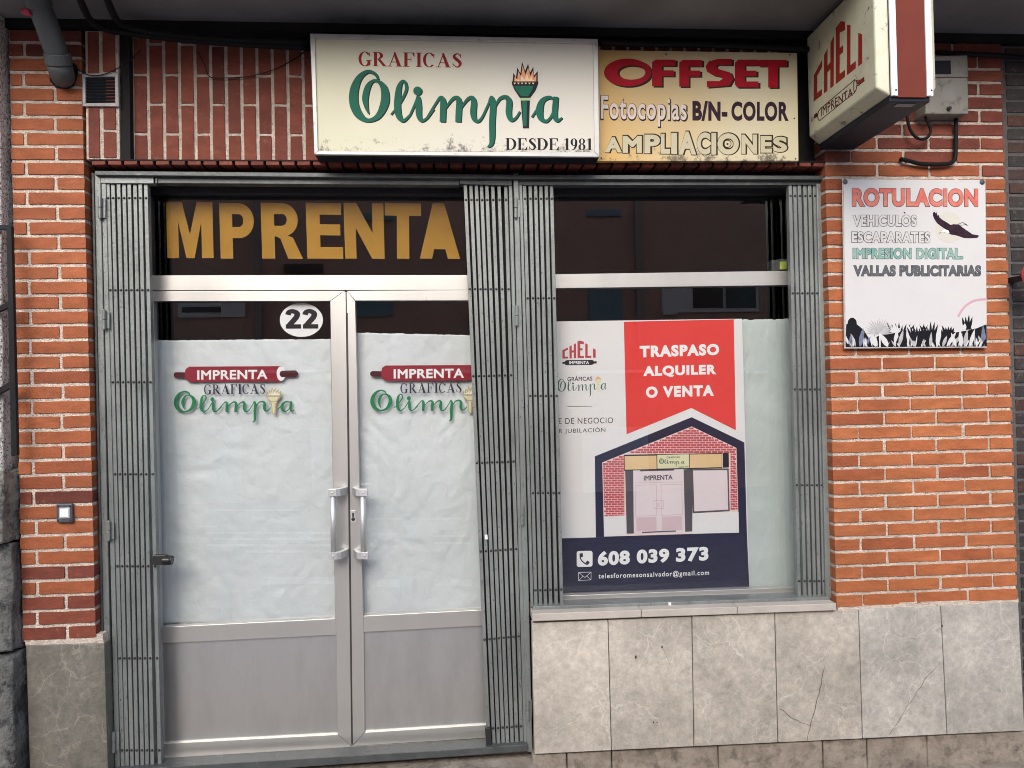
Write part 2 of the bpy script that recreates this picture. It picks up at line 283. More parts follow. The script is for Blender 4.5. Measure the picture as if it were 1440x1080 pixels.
# ------------------------------------------------------------------ mesh builder
class MB:
    def __init__(s): s.v = []; s.f = []; s.mi = []
    def add(s, vs, fs, mi=0):
        o = len(s.v); s.v += [Vector(v) for v in vs]; s.f += [tuple(i + o for i in f) for f in fs]; s.mi += [mi] * len(fs); return s
    def box(s, x0, x1, y0, y1, z0, z1, mi=0, j=0.0):
        vs = [Vector((x, y, z)) for x in (x0, x1) for y in (y0, y1) for z in (z0, z1)]
        if j: vs = [v + Vector((random.uniform(-j, j), random.uniform(-j, j) * .6, random.uniform(-j, j))) for v in vs]
        return s.add(vs, [(0, 1, 3, 2), (4, 6, 7, 5), (0, 4, 5, 1), (2, 3, 7, 6), (0, 2, 6, 4), (1, 5, 7, 3)], mi)
    def prism(s, poly, off, mi=0):        # poly: world points, off: extrusion vector away from the viewer
        n = len(poly); a = [Vector(p) for p in poly]; b = [p + off for p in a]
        fs = [tuple(range(n)), tuple(range(2 * n - 1, n - 1, -1))] + [(i, i + n, (i + 1) % n + n, (i + 1) % n) for i in range(n)]
        return s.add(a + b, fs, mi)
    def slab(s, quad, Y, depth, mi=0):    # four photo corners on plane y=Y, thickness backwards
        return s.prism([at(x, y, Y) for x, y in quad], Vector((0, depth, 0)), mi)
    def bar(s, p, q, w, d, mi=0, side=None):   # rectangular bar p->q, front face through p,q
        p = Vector(p); q = Vector(q); t = (q - p).normalized(); n = Vector((0, 1, 0)); n = (n - t * n.dot(t)).normalized(); r = t.cross(n)
        vs = [c + r * a + n * b for c in (p, q) for a, b in ((-w / 2, 0), (w / 2, 0), (w / 2, d), (-w / 2, d))]
        return s.add(vs, [(0, 3, 2, 1), (4, 5, 6, 7), (0, 1, 5, 4), (1, 2, 6, 5), (2, 3, 7, 6), (3, 0, 4, 7)], mi)
    def brick(s, x0, x1, y0, y1, z0, z1, mi=0):      # a brick with uneven arrises
        P = []; J = lambda: random.uniform(-.0013, .0013); n = max(2, int((x1 - x0) / .03)); c = .0022
        for k in range(n + 1): P.append((min(max(x0 + (x1 - x0) * k / n, x0 + c), x1 - c), z0 + J()))
        P += [(x1 + J() * .7, z0 + c), (x1 + J() * .8, (z0 + z1) / 2), (x1 + J() * .7, z1 - c)]
        for k in range(n, -1, -1): P.append((min(max(x0 + (x1 - x0) * k / n, x0 + c), x1 - c), z1 + J()))
        P += [(x0 + J() * .7, z1 - c), (x0 + J() * .8, (z0 + z1) / 2), (x0 + J() * .7, z0 + c)]
        t = random.uniform(-.0012, .0012)
        return s.prism([(x, y0 + t * (x - x0) / (x1 - x0), z) for x, z in P], Vector((0, y1 - y0, 0)), mi)
    def tube(s, pts, r, n=10, mi=0):
        pts = [Vector(p) for p in pts]; R = r if isinstance(r, (list, tuple)) else [r] * len(pts)
        vs = []; ref = Vector((.31, .17, .93))
        for i, p in enumerate(pts):
            t = (pts[min(i + 1, len(pts) - 1)] - pts[max(i - 1, 0)]).normalized()
            a = t.cross(ref).normalized(); b = t.cross(a)
            vs += [p + (a * math.cos(k * 2 * math.pi / n) + b * math.sin(k * 2 * math.pi / n)) * R[i] for k in range(n)]
        fs = [(i * n + k, i * n + (k + 1) % n, (i + 1) * n + (k + 1) % n, (i + 1) * n + k) for i in range(len(pts) - 1) for k in range(n)]
        fs += [tuple(range(n - 1, -1, -1)), tuple(range((len(pts) - 1) * n, len(pts) * n))]
        return s.add(vs, fs, mi)
    def dome(s, c, nrm, r, h, n=8, mi=0):
        c = Vector(c); nrm = Vector(nrm).normalized(); a = nrm.orthogonal().normalized(); b = nrm.cross(a)
        vs = []
        for rr, hh in ((r, 0), (r * .86, h * .55), (r * .5, h * .9)):
            vs += [c + nrm * hh + (a * math.cos(k * 2 * math.pi / n) + b * math.sin(k * 2 * math.pi / n)) * rr for k in range(n)]
        vs.append(c + nrm * h)
        fs = [(j * n + k, j * n + (k + 1) % n, (j + 1) * n + (k + 1) % n, (j + 1) * n + k) for j in range(2) for k in range(n)]
        fs += [(2 * n + k, 2 * n + (k + 1) % n, 3 * n) for k in range(n)]
        return s.add(vs, fs, mi)
    def build(s, name, mats, parent=None, bevel=0, smooth=False, seg=2):
        me = bpy.data.meshes.new(name); 
        org = parent['_o'] if parent and '_o' in parent.keys() else (0, 0, 0)
        me.from_pydata([tuple(v) for v in s.v], [], s.f)
        for m in (mats if isinstance(mats, (list, tuple)) else [mats]): me.materials.append(m)
        me.polygons.foreach_set('material_index', s.mi)
        bm = bmesh.new(); bm.from_mesh(me); bmesh.ops.recalc_face_normals(bm, faces=bm.faces); bm.to_mesh(me); bm.free()
        if smooth: me.polygons.foreach_set('use_smooth', [len(p.vertices) < 6 for p in me.polygons])
        o = bpy.data.objects.new(name, me); COL.objects.link(o)
        if parent:
            o.parent = parent; r = parent
            while r.parent: r = r.parent
            o.matrix_parent_inverse = Matrix.Translation(-r.location) if r.type == 'EMPTY' and parent.parent is None else Matrix()
        if bevel:
            b = o.modifiers.new('edge', 'BEVEL'); b.width = bevel; b.segments = seg; b.limit_method = 'ANGLE'; b.angle_limit = math.radians(40)
        return o

def tag(o, label=None, cat=None, group=None, kind=None):
    for k, v in (('label', label), ('category', cat), ('group', group), ('kind', kind)):
        if v: o[k] = v
    return o
def thing(name, loc, label, cat, group=None):
    o = bpy.data.objects.new(name, None); COL.objects.link(o); o.location = loc; o.empty_display_size = .1
    return tag(o, label, cat, group)

# ------------------------------------------------------------------ flat art: polygons, ribbons, letters laid on a plane
class Art(MB):
    """shapes in photo coordinates on a real plane; every shape is a thin slab with its own small lift"""
    def __init__(s, plane, lift=.0004, thick=.0006):
        super().__init__(); s.pl, s.n = plane; s.l = lift; s.t = thick; s.k = 0
    def _w(s, pts, lift): return [s.pl(x, y) + s.n * lift for x, y in pts]
    def _lift(s): s.k += 1; return s.l + (s.k % 40) * .000012
    def poly(s, pts, mi=0): s.prism(s._w(pts, s._lift()), -s.n * s.t, mi); return s
    def ell(s, cx, cy, rx, ry, mi=0, n=40): return s.poly([(cx + rx * math.cos(a * 2 * math.pi / n), cy + ry * math.sin(a * 2 * math.pi / n)) for a in range(n)], mi)
    def strip(s, A, B, mi=0):              # two polylines of equal length
        base = s._lift(); n = len(A)
        fa = [s.pl(*A[i]) + s.n * (base + i * .000002) for i in range(n)]; fb = [s.pl(*B[i]) + s.n * (base + i * .000002) for i in range(n)]
        vs = fa + fb + [v - s.n * s.t for v in fa] + [v - s.n * s.t for v in fb]
        fs = []
        for i in range(n - 1):
            fs += [(i, i + 1, n + i + 1, n + i), (2 * n + i, 3 * n + i, 3 * n + i + 1, 2 * n + i + 1), (i, 2 * n + i, 2 * n + i + 1, i + 1), (n + i, n + i + 1, 3 * n + i + 1, 3 * n + i)]
        s.add(vs, fs, mi); return s
    def ribbon(s, path, mi=0, sub=8, closed=False):   # path: (x, y, width)
        P = list(path); n = len(P); out = []
        for i in range(n - 1):
            p0, p1, p2, p3 = P[max(i - 1, 0)], P[i], P[i + 1], P[min(i + 2, n - 1)]
            for k in range(sub + (1 if i == n - 2 else 0)):
                t = k / sub
                out.append(tuple(.5 * (2 * p1[c] + (p2[c] - p0[c]) * t + (2 * p0[c] - 5 * p1[c] + 4 * p2[c] - p3[c]) * t * t + (3 * p1[c] - p0[c] - 3 * p2[c] + p3[c]) * t ** 3) for c in range(3)))
        A = []; B = []
        for i, (x, y, w) in enumerate(out):
            a = out[max(i - 1, 0)]; b = out[min(i + 1, len(out) - 1)]; dx, dy = b[0] - a[0], b[1] - a[1]; l = math.hypot(dx, dy) or 1
            A.append((x - dy / l * w / 2, y + dx / l * w / 2)); B.append((x + dy / l * w / 2, y - dx / l * w / 2))
        return s.strip(A, B, mi)
    def line(s, pts, w, mi=0, closed=False):
        pts = list(pts) + ([pts[0]] if closed else [])
        for a, b in zip(pts, pts[1:]):
            dx, dy = b[0] - a[0], b[1] - a[1]; l = math.hypot(dx, dy) or 1; ox, oy = -dy / l * w / 2, dx / l * w / 2; ex, ey = dx / l * w / 2, dy / l * w / 2
            s.poly([(a[0] + ox - ex, a[1] + oy - ey), (b[0] + ox + ex, b[1] + oy + ey), (b[0] - ox + ex, b[1] - oy + ey), (a[0] - ox - ex, a[1] - oy - ey)], mi)
        return s
    def ring(s, cx, cy, ro, ri, a0=0, a1=360, mi=0, n=40, ci=None):
        ci = ci or (cx, cy); A = []; B = []
        for k in range(n + 1):
            a = math.radians(a0 + (a1 - a0) * k / n); A.append((cx + ro[0] * math.cos(a), cy + ro[1] * math.sin(a))); B.append((ci[0] + ri[0] * math.cos(a), ci[1] + ri[1] * math.sin(a)))
        return s.strip(A, B, mi)
    def text(s, body, quad, weight=.02, space=1.0, mi=0, lift=0.0, skew=0.0):    # quad: TL, TR, BR, BL photo corners of the inked area
        vs, fs = glyphs(body, weight, space)
        c = [s.pl(*p) for p in quad]; l0 = s.l + lift
        out = []
        for x, y, z in vs:
            x += skew * (y - .5)
            out.append((c[3] * (1 - x) + c[2] * x) * (1 - y) + (c[0] * (1 - x) + c[1] * x) * y + s.n * (l0 + (z - 1) * .0003))
        s.add(out, fs, mi); return s
    def sub(s, quad):                       # map unit square (0,0 = bottom-left, 1,1 = top-right) into the photo quad
        TL, TR, BR, BL = quad
        def f(u, v):
            return tuple((BL[i] * (1 - u) + BR[i] * u) * (1 - v) + (TL[i] * (1 - u) + TR[i] * u) * v for i in (0, 1))
        a = Art((lambda u, v: s.pl(*f(u, v)), s.n), s.l, s.t); a.v, a.f, a.mi = s.v, s.f, s.mi; a.k = s.k
        return a

_G = {}
def glyphs(body, weight, space):
    key = (body, weight, space)
    if key in _G: return _G[key]
    c = bpy.data.curves.new('letters', 'FONT'); c.body = body; c.bevel_depth = weight; c.bevel_resolution = 1; c.space_character = space
    c.resolution_u = 6
    if not weight: c.extrude = .01
    o = bpy.data.objects.new('letters', c); COL.objects.link(o)
    dg = bpy.context.evaluated_depsgraph_get(); me = bpy.data.meshes.new_from_object(o.evaluated_get(dg))
    vs = [v.co.copy() for v in me.vertices]; fs = [tuple(p.vertices) for p in me.polygons]
    bpy.data.objects.remove(o); bpy.data.curves.remove(c); bpy.data.meshes.remove(me)
    lo = [min(v[i] for v in vs) for i in range(3)]; hi = [max(v[i] for v in vs) for i in range(3)]
    r = ([tuple((v[i] - lo[i]) / max(hi[i] - lo[i], 1e-6) for i in range(3)) for v in vs], fs)
    _G[key] = r; return r

def R(x0, y0, x1, y1): return [(x0, y0), (x1, y0), (x1, y1), (x0, y1)]
# ---- heavy sans (unit height): list of ('p', points) / ('r', ring args)
HEAVY = {
 'I': (.28, [('p', R(0, 0, .28, 1))]),
 'M': (.86, [('p', [(0, 0), (.215, 0), (.215, .64), (.355, 0), (.505, 0), (.645, .64), (.645, 0), (.86, 0), (.86, 1), (.57, 1), (.43, .42), (.29, 1), (0, 1)])]),
 'P': (.68, [('p', R(0, 0, .25, 1)), ('p', R(.25, .80, .38, 1)), ('p', R(.25, .37, .38, .57)), ('r', (.38, .685, (.30, .315), (.09, .115), -90, 90))]),
 'R': (.78, [('p', R(0, 0, .25, 1)), ('p', R(.25, .80, .40, 1)), ('p', R(.25, .40, .40, .59)), ('r', (.40, .70, (.30, .30), (.09, .105), -90, 90)), ('p', [(.26, .41), (.47, .43), (.60, .38), (.78, 0), (.50, 0), (.36, .36)])]),
 'E': (.64, [('p', R(0, 0, .24, 1)), ('p', R(.24, .79, .62, 1)), ('p', R(.24, .42, .60, .62)), ('p', R(.24, 0, .64, .21))]),
 'N': (.76, [('p', [(0, 0), (.22, 0), (.22, .55), (.52, 0), (.76, 0), (.76, 1), (.54, 1), (.54, .46), (.24, 1), (0, 1)])]),
 'T': (.74, [('p', R(0, .77, .74, 1)), ('p', R(.245, 0, .495, .77))]),
 'A': (.86, [('p', [(0, 0), (.26, 0), (.31, .17), (.55, .17), (.60, 0), (.86, 0), (.55, 1), (.31, 1)])]),
 '2': (.66, [('b', [(.12, .70, .24), (.17, .84, .22), (.33, .885, .22), (.50, .78, .24), (.48, .60, .24), (.34, .40, .24), (.17, .17, .24), (.14, .10, .24)]), ('p', R(.02, 0, .66, .22))]),
}
SERIF = {
 'G': (.9, [('r', (.43, .5, (.41, .52), (.215, .465), 38, 318)), ('p', R(.60, .05, .80, .40)), ('p', R(.50, .375, .88, .42)), ('p', [(.69, .68), (.76, .68), (.76, 1.0), (.70, .88)]), ('p', [(.60, .04), (.72, .10), (.66, .0), (.5, -.02)])]),
 'R': (.95, [('p', R(.1, .0, .31, 1)), ('p', R(.02, 0, .41, .045)), ('p', R(.02, .955, .35, 1)), ('r', (.34, .74, (.36, .26), (.15, .21), -90, 90)), ('p', [(.32, .48), (.53, .49), (.88, .045), (.95, .045), (.95, 0), (.70, 0)])]),
 'A': (.98, [('p', [(.12, .03), (.18, .03), (.50, .86), (.47, .98)]), ('p', [(.42, 1), (.53, 1), (.90, .03), (.66, .03), (.41, .86)]), ('p', R(.26, .29, .66, .345)), ('p', R(0, 0, .31, .045)), ('p', R(.58, 0, .98, .045))]),
 'F': (.80, [('p', R(.1, 0, .31, 1)), ('p', R(.02, 0, .44, .045)), ('p', R(.02, .955, .74, 1)), ('p', [(.60, .97), (.76, .99), (.77, .70), (.74, .70)]), ('p', R(.30, .48, .56, .53)), ('p', R(.52, .36, .56, .66))]),
 'E': (.84, [('p', R(.1, 0, .31, 1)), ('p', R(.02, .0, .80, .045)), ('p', R(.02, .955, .74, 1)), ('p', [(.60, .97), (.76, .99), (.77, .70), (.74, .70)]), ('p', R(.30, .48, .56, .53)), ('p', R(.52, .36, .56, .66)), ('p', [(.62, .03), (.81, .01), (.84, .30), (.80, .30)])]),
 'I': (.44, [('p', R(.12, 0, .33, 1)), ('p', R(.03, 0, .42, .045)), ('p', R(.03, .955, .42, 1))]),
 'C': (.84, [('r', (.43, .5, (.41, .52), (.215, .465), 38, 318)), ('p', [(.69, .68), (.76, .68), (.76, 1.0), (.70, .88)])]),
 'S': (.70, [('b', [(.60, .78, .05), (.46, .955, .07), (.27, .93, .11), (.18, .77, .19), (.30, .61, .22), (.47, .46, .22), (.58, .28, .20), (.50, .09, .12), (.34, .035, .07), (.12, .22, .05)]), ('p', [(.58, .68), (.62, .68), (.62, 1.0), (.57, .94)]), ('p', [(.08, .0), (.12, .05), (.13, .35), (.09, .35)])]),
 'D': (.95, [('p', R(.1, 0, .31, 1)), ('p', R(.02, 0, .42, .045)), ('p', R(.02, .955, .42, 1)), ('r', (.38, .5, (.53, .5), (.30, .455), -90, 90))]),
 '1': (.52, [('p', R(.19, 0, .39, 1)), ('p', R(.06, 0, .52, .045)), ('p', [(.05, .87), (.05, .84), (.22, .86), (.38, 1)])]),
 '9': (.62, [('r', (.30, .68, (.28, .32), (.10, .275), 0, 360)), ('b', [(.47, .72, .20), (.475, .50, .20), (.42, .26, .16), (.28, .06, .09), (.08, .01, .03)])]),
 '8': (.62, [('r', (.31, .755, (.25, .245), (.10, .20), 0, 360)), ('r', (.31, .27, (.29, .27), (.11, .225), 0, 360))]),
}
def typeset(art, word, quad, font, gap=.05, mi=0, space=.35):
    """hand-drawn letters set into the photo quad"""
    tot = 0
    for ch in word: tot += (space if ch == ' ' else font[ch][0] + gap)
    tot -= gap; x = 0
    for ch in word:
        if ch == ' ': x += space; continue
        w, parts = font[ch]; k0 = x
        f = lambda px, py: ((k0 + px) / tot, py)
        a = art.sub(quad)
        for kind, d in parts:
            if kind == 'p': a.poly([f(*p) for p in d], mi)
            elif kind == 'r':
                cx, cy, ro, ri, a0, a1 = d; A = []; B = []
                n = 28
                for k in range(n + 1):
                    t = math.radians(a0 + (a1 - a0) * k / n); A.append(f(cx + ro[0] * math.cos(t), cy + ro[1] * math.sin(t))); B.append(f(cx + ri[0] * math.cos(t), cy + ri[1] * math.sin(t)))
                a.strip(A, B, mi)
            else:
                P = d; out = []; n = len(P); sub = 7          # brush stroke in letter units
                for i in range(n - 1):
                    p0, p1, p2, p3 = P[max(i - 1, 0)], P[i], P[i + 1], P[min(i + 2, n - 1)]
                    for q in range(sub + (1 if i == n - 2 else 0)):
                        t = q / sub
                        out.append(tuple(.5 * (2 * p1[c] + (p2[c] - p0[c]) * t + (2 * p0[c] - 5 * p1[c] + 4 * p2[c] - p3[c]) * t * t + (3 * p1[c] - p0[c] - 3 * p2[c] + p3[c]) * t ** 3) for c in range(3)))
                A = []; B = []
                for i, (px, py, w2) in enumerate(out):
                    p, q = out[max(i - 1, 0)], out[min(i + 1, len(out) - 1)]; dx, dy = q[0] - p[0], q[1] - p[1]; l = math.hypot(dx, dy) or 1
                    A.append(f(px - dy / l * w2 / 2, py + dx / l * w2 / 2)); B.append(f(px + dy / l * w2 / 2, py - dx / l * w2 / 2))
                a.strip(A, B, mi)
        art.k = a.k
        x += w + gap
    return art

# script word in the coordinates of the big sign (zoomed photo pixels), mapped anywhere by a function
SCRIPT = [
 [(366, 300, 8), (352, 276, 14), (318, 264, 15), (279, 292, 26), (255, 350, 38), (255, 415, 40), (280, 466, 34), (322, 489, 16), (368, 466, 26), (396, 405, 38), (394, 345, 32), (370, 312, 16), (342, 307, 12), (318, 335, 24), (306, 385, 27), (311, 425, 18), (322, 460, 3)],
 [(424, 462, 6), (462, 415, 8), (494, 350, 12), (490, 314, 12), (474, 311, 12), (460, 345, 24), (454, 420, 30), (462, 470, 26), (482, 490, 14), (512, 464, 8)],
 [(512, 464, 8), (540, 402, 10), (550, 382, 16), (552, 420, 27), (553, 462, 25), (564, 489, 15), (590, 478, 9), (622, 436, 8)],
 [(588, 480, 8), (632, 408, 9), (652, 383, 12), (664, 398, 25), (664, 450, 27), (662, 496, 26)],
 [(670, 440, 7), (704, 394, 12), (727, 384, 17), (738, 402, 25), (736, 450, 27), (734, 496, 26)],
 [(742, 438, 7), (774, 394, 12), (796, 384, 17), (806, 404, 25), (803, 456, 27), (814, 490, 17), (840, 480, 10), (880, 396, 8)],
 [(876, 400, 8), (888, 382, 14), (894, 420, 26), (890, 500, 27), (890, 560, 25), (886, 596, 18), (870, 612, 7)],
 [(896, 440, 7), (922, 392, 12), (950, 381, 17), (968, 400, 25), (966, 452, 26), (976, 486, 17), (998, 478, 10), (1018, 448, 8)],
 [(1072, 474, 7), (1098, 436, 9), (1112, 420, 8)],
 [(1182, 402, 8), (1156, 383, 14), (1122, 398, 22), (1108, 438, 32), (1114, 478, 24), (1140, 492, 13), (1166, 462, 10), (1182, 404, 10)],
 [(1184, 380, 22), (1180, 420, 25), (1178, 462, 24), (1188, 490, 15), (1212, 476, 6)],
]
def script_word(art, fmap, ws, mi=0, dx=0, dy=0, grow=0):
    for st in SCRIPT: art.ribbon([(*fmap(x + dx, y + dy), (w + grow) * ws) for x, y, w in st], mi)
    x, y = fmap(547 + dx, 353 + dy); art.ell(x, y, 20 * ws, 20 * ws, mi, 20)
def torch(art, fmap, mats):      # mats: indices bowl, collar, dark line, flame, pale flame
    bowl, collar, dk, fl, pf = mats
    P = lambda pts: [fmap(*p) for p in pts]
    art.poly(P([(984, 316), (988, 270), (1000, 292), (1006, 246), (1020, 272), (1028, 218), (1042, 262), (1056, 228), (1064, 270), (1080, 242), (1082, 284), (1100, 262), (1100, 316)]), dk)
    art.poly(P([(992, 316), (994, 286), (1006, 302), (1010, 262), (1024, 288), (1030, 236), (1044, 280), (1056, 246), (1066, 286), (1078, 260), (1082, 296), (1094, 278), (1093, 316)]), fl)
    art.poly(P([(1004, 316), (1008, 298), (1020, 310), (1026, 280), (1038, 304), (1050, 272), (1060, 304), (1072, 286), (1078, 308), (1084, 300), (1082, 316)]), pf)
    art.poly(P([(980, 310), (1103, 310), (1102, 322), (1090, 352), (1066, 386), (1018, 386), (994, 350), (982, 324)]), dk)
    art.poly(P([(990, 330), (1080, 330), (1074, 350), (1056, 378), (1024, 378), (1002, 352)]), bowl)
    for k in range(6): art.poly(P([(988 + k * 17, 316), (1000 + k * 17, 316), (994 + k * 17, 324)]), pf)
    art.poly(P([(1018, 386), (1066, 386), (1064, 398), (1022, 398)]), collar)
    art.poly(P([(1022, 398), (1064, 398), (1060, 525), (1032, 525)]), dk)
    art.poly(P([(1028, 400), (1050, 400), (1048, 516), (1034, 516)]), bowl)

CHELI = [[(0, 0), (.17, 0), (.17, .11), (.07, .11), (.07, .42), (.17, .50), (.17, .63), (0, .48)],
         [(.21, 0), (.28, 0), (.28, .32), (.34, .34), (.34, 0), (.41, 0), (.41, .86), (.34, .80), (.34, .46), (.28, .44), (.28, .74), (.21, .68)],
         [(.45, 0), (.64, 0), (.64, .12), (.53, .12), (.53, .44), (.60, .44), (.60, .56), (.53, .56), (.53, .82), (.64, .78), (.64, .92), (.55, 1.0), (.45, .96)],
         [(.68, 0), (.86, 0), (.86, .12), (.75, .12), (.75, .78), (.68, .84)],
         [(.91, 0), (.99, 0), (.99, .46), (.91, .54)]]

random.seed(7)
# ------------------------------------------------------------------ ground
g = MB(); g.box(-30, 34, -40, .6, -1.0, -.80); tag(g.build('pavement', M['asphalt']), 'grey asphalt pavement in front of the shop', 'pavement', kind='structure')

# ------------------------------------------------------------------ the shop building
CP = .065
B = thing('shop_building', (1.8, 0, -.6), 'orange brick shop front with marble plinth under a concrete overhang', 'building')
def lean(x, z): return x - .0137 * z
# left pier
pb = MB(); pm = MB()
for i in range(0, 42):
    z0, z1 = i * CP + .0075, (i + 1) * CP - .0075
    if z1 > 2.655: z1 = 2.655
    if z0 > 2.64: continue
    L_ = lean(-.307, z0); E_ = lean(-.004, z0); J = lean(-.122 if i % 2 == 0 else -.246, z0) + random.uniform(-.004, .004)
    for a, b in ((L_ + random.uniform(-.004, .004), J - .0075), (J + .0075, E_)):
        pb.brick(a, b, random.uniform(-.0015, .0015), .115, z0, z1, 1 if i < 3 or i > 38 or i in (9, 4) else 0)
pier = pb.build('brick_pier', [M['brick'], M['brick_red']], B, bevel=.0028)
for i in range(0, 20): pm.prism([(lean(-.307, z) if s == 0 else lean(-.008, z), .0055, z) for s, z in ((0, i * .1328), (1, i * .1328), (1, (i + 1) * .1328), (0, (i + 1) * .1328))], Vector((0, .1, 0)))
mo = pm.build('mortar', M['mortar'], pier)
# right pier
pb = MB(); pm = MB()
XR0, XR1 = 3.318, 4.206
for i in range(0, 41):
    z0, z1 = i * CP + .0075, min((i + 1) * CP - .0075, 2.657)
    js = [XR0] + ([3.446, 3.7045, 3.9625] if i % 2 == 0 else [3.572, 3.829, 4.087]) + [XR1]
    for k, (a, b) in enumerate(zip(js, js[1:])):
        a += .0065 if k else 0; b -= .0065 if k < len(js) - 2 else 0
        r1, r2 = random.uniform(-.003, .003), random.uniform(-.003, .003)
        pb.brick(a + (r1 if k else 0), b + (r2 if k < len(js) - 2 else 0), random.uniform(-.0015, .0015), .115, z0, z1, 2 if random.random() < (i - 30) / 6 else (1 if random.random() < (i - 20) / 8 else 0))  # upper courses mix in darker, redder bricks, partly putting the shade into colour
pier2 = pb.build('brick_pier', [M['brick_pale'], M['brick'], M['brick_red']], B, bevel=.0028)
pm.box(XR0 + .004, XR1 - .004, .0055, .112, 0, 2.655); pm.build('mortar', M['mortar'], pier2)
# lintel of upright bricks behind the signs
pb = MB(); pm = MB(); ZB = 2.09
for k, (a, b) in enumerate(((-.012, .035), (.052, .105))):           # two upright columns flush with the pier
    zs = [ZB, 2.215, 2.47, 2.656] if k else [ZB, 2.335, 2.656]
    for z0, z1 in zip(zs, zs[1:]): pb.brick(a, b, 0, .11, z0 + .006, z1 - .006)
pm.box(-.022, .118, .004, .108, ZB, 2.655)
x = .158 - .068
k = 0
while x < 3.12:
    zs = ([ZB - .1, 2.2167, 2.483, 2.75] if k % 2 == 1 else [ZB - .1, 2.0, 2.3507, 2.62, 2.7])
    zs = [z for z in zs if ZB < z < 2.655]; zs = [ZB] + zs + [2.655]
    for z0, z1 in zip(zs, zs[1:]): pb.brick(x + .0075, x + .0605, .045 + random.uniform(-.001, .001), .11, z0 + (.006 if z0 > ZB else 0), z1 - .006)
    x += .068; k += 1
pm.box(.118, 3.12, .0495, .108, ZB + .002, 2.654)
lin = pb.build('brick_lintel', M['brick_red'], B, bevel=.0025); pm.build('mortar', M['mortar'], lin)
pb = MB(); x = -.006
while x < 3.30:                                                       # soldier underside of the opening
    pb.box(x + .006, min(x + .062, 3.312), .002, .10, 2.066, 2.083, j=.001); x += .068
un = pb.build('lintel_edge', M['brick_red'], B, bevel=.002)
st = MB(); st.box(-.008, 3.316, .0005, .16, 2.0835, 2.0895); st.box(.122, .16, .012, .05, 2.09, 2.655); st.box(3.12, 3.316, .10, .14, 2.09, 2.655); st.box(-.01, 3.316, .10, .30, 2.045, 2.083)  # upright strip and end plate in black, standing in for shade in the recess
st.build('lintel_angle_shade', M['black'], B)
# dark beam at the top of the wall
st = MB(); st.box(-.35, 4.6, -.012, .10, 2.66, 2.72); st.build('top_beam', M['black'], B)
# overhang
oh = MB(); oh.box(-6, 10, -.64, .0, 2.70, 2.95); oh.box(-6, 10, 0.0, 6, 2.722, 2.95); oh.build('overhang', M['concrete'], B, bevel=.01)
up = MB(); up.box(-6, 10, -.60, 6, 2.952, 8.5); up.build('upper_wall', M['opp_brick'], B)
inn = MB(); inn.box(-.4, 4.3, 2.8, 2.9, -.76, 2.69); inn.box(-.36, -.31, .13, 2.799, -.7, 2.69); inn.box(4.21, 4.3, .13, 2.799, -.7, 2.69); inn.box(-.31, 4.21, .13, 2.8, -.75, -.70)
inn.box(-.309, 4.209, .301, 2.8, 2.04, 2.68); inn.box(1.78, 1.98, .24, .5, -.7, 2.05); inn.box(-.31, .02, .116, .3, -.7, 2.6); inn.box(3.33, 4.205, .116, .3, -.7, 2.6)
inn.build('interior_room', M['interior'], B)
# marble plinth: each slab
tops = [(747.5, 876.5), (855, 872), (973, 867), (1089.5, 862), (1207.5, 857.5), (1323, 853), (1432.5, 847.5)]
bots = [(751.5, 1060.5), (860, 1055), (976, 1049.5), (1094, 1044), (1213, 1038.5), (1332, 1032.5), (1441, 1027.5)]
for i in range(6):
    a = MB(); e = .6
    q = [(tops[i][0] + e, tops[i][1]), (tops[i + 1][0] - e, tops[i + 1][1]), (bots[i + 1][0] - e, bots[i + 1][1]), (bots[i][0] + e, bots[i][1])]
    a.slab(q, -.010 - .0012 * ((i * 7) % 3), .05)
    o = a.build('plinth_slab', M['marble_grey'] if i >= 4 else M['marble'], B, bevel=.0016)
a = MB(); a.box(1.915, 4.205, .001, .3, -.60, -.012); a.build('plinth_core', M['mortar_grey'], B)
a = MB(); a.slab([(36.5, 908), (146.5, 905), (152.5, 1112), (43, 1116)], -.004, .12); a.build('plinth_slab', M['marble_green'], B, bevel=.002)
a = MB(); a.slab([(34, 897), (144, 891.5), (146, 905), (36, 908)], .004, .1); a.build('mortar_bed', M['mortar'], B); a = MB(); a.slab([(1178, 850.5), (1432, 841.5), (1432.5, 847.5), (1178, 858.5)], .0015, .1); a.build('mortar_bed', M['mortar'], B)
# cracks in the slabs
CRM = mat('crack dirt', (.085, .07, .058), .9, spec=.1)
def crack(pts, w):
    out = []; w *= .7; cr = Art(PL(-.0128), .0002, .0002)
    for (x0, y0), (x1, y1) in zip(pts, pts[1:]):
        for k in range(6):
            t = k / 6; out.append((x0 + (x1 - x0) * t + random.uniform(-.8, .8), y0 + (y1 - y0) * t + random.uniform(-.8, .8), w * random.uniform(.5, 1.4)))
    cr.ribbon(out + [(*pts[-1], .2)], 0, 3); cr.build('crack', CRM, B)
crack([(1134, 1042), (1140, 1020), (1152, 975), (1160, 935)], .9); crack([(1096, 995), (1110, 1007), (1128, 1017), (1139, 1020)], .8)
crack([(1250, 1035), (1275, 995), (1305, 950), (1322, 932)], .55); crack([(932, 910), (938, 925), (945, 940)], .5)
for px, py, r in ((894, 924, 1.6), (931, 910, 1.2), (919, 1016, .9), (924, 1016, .8), (1325, 880, 1.2)): cr = Art(PL(-.0128), .0002, .0002); cr.ell(px, py, r, r * 1.6, 0, 8); cr.build('chip', CRM, B)
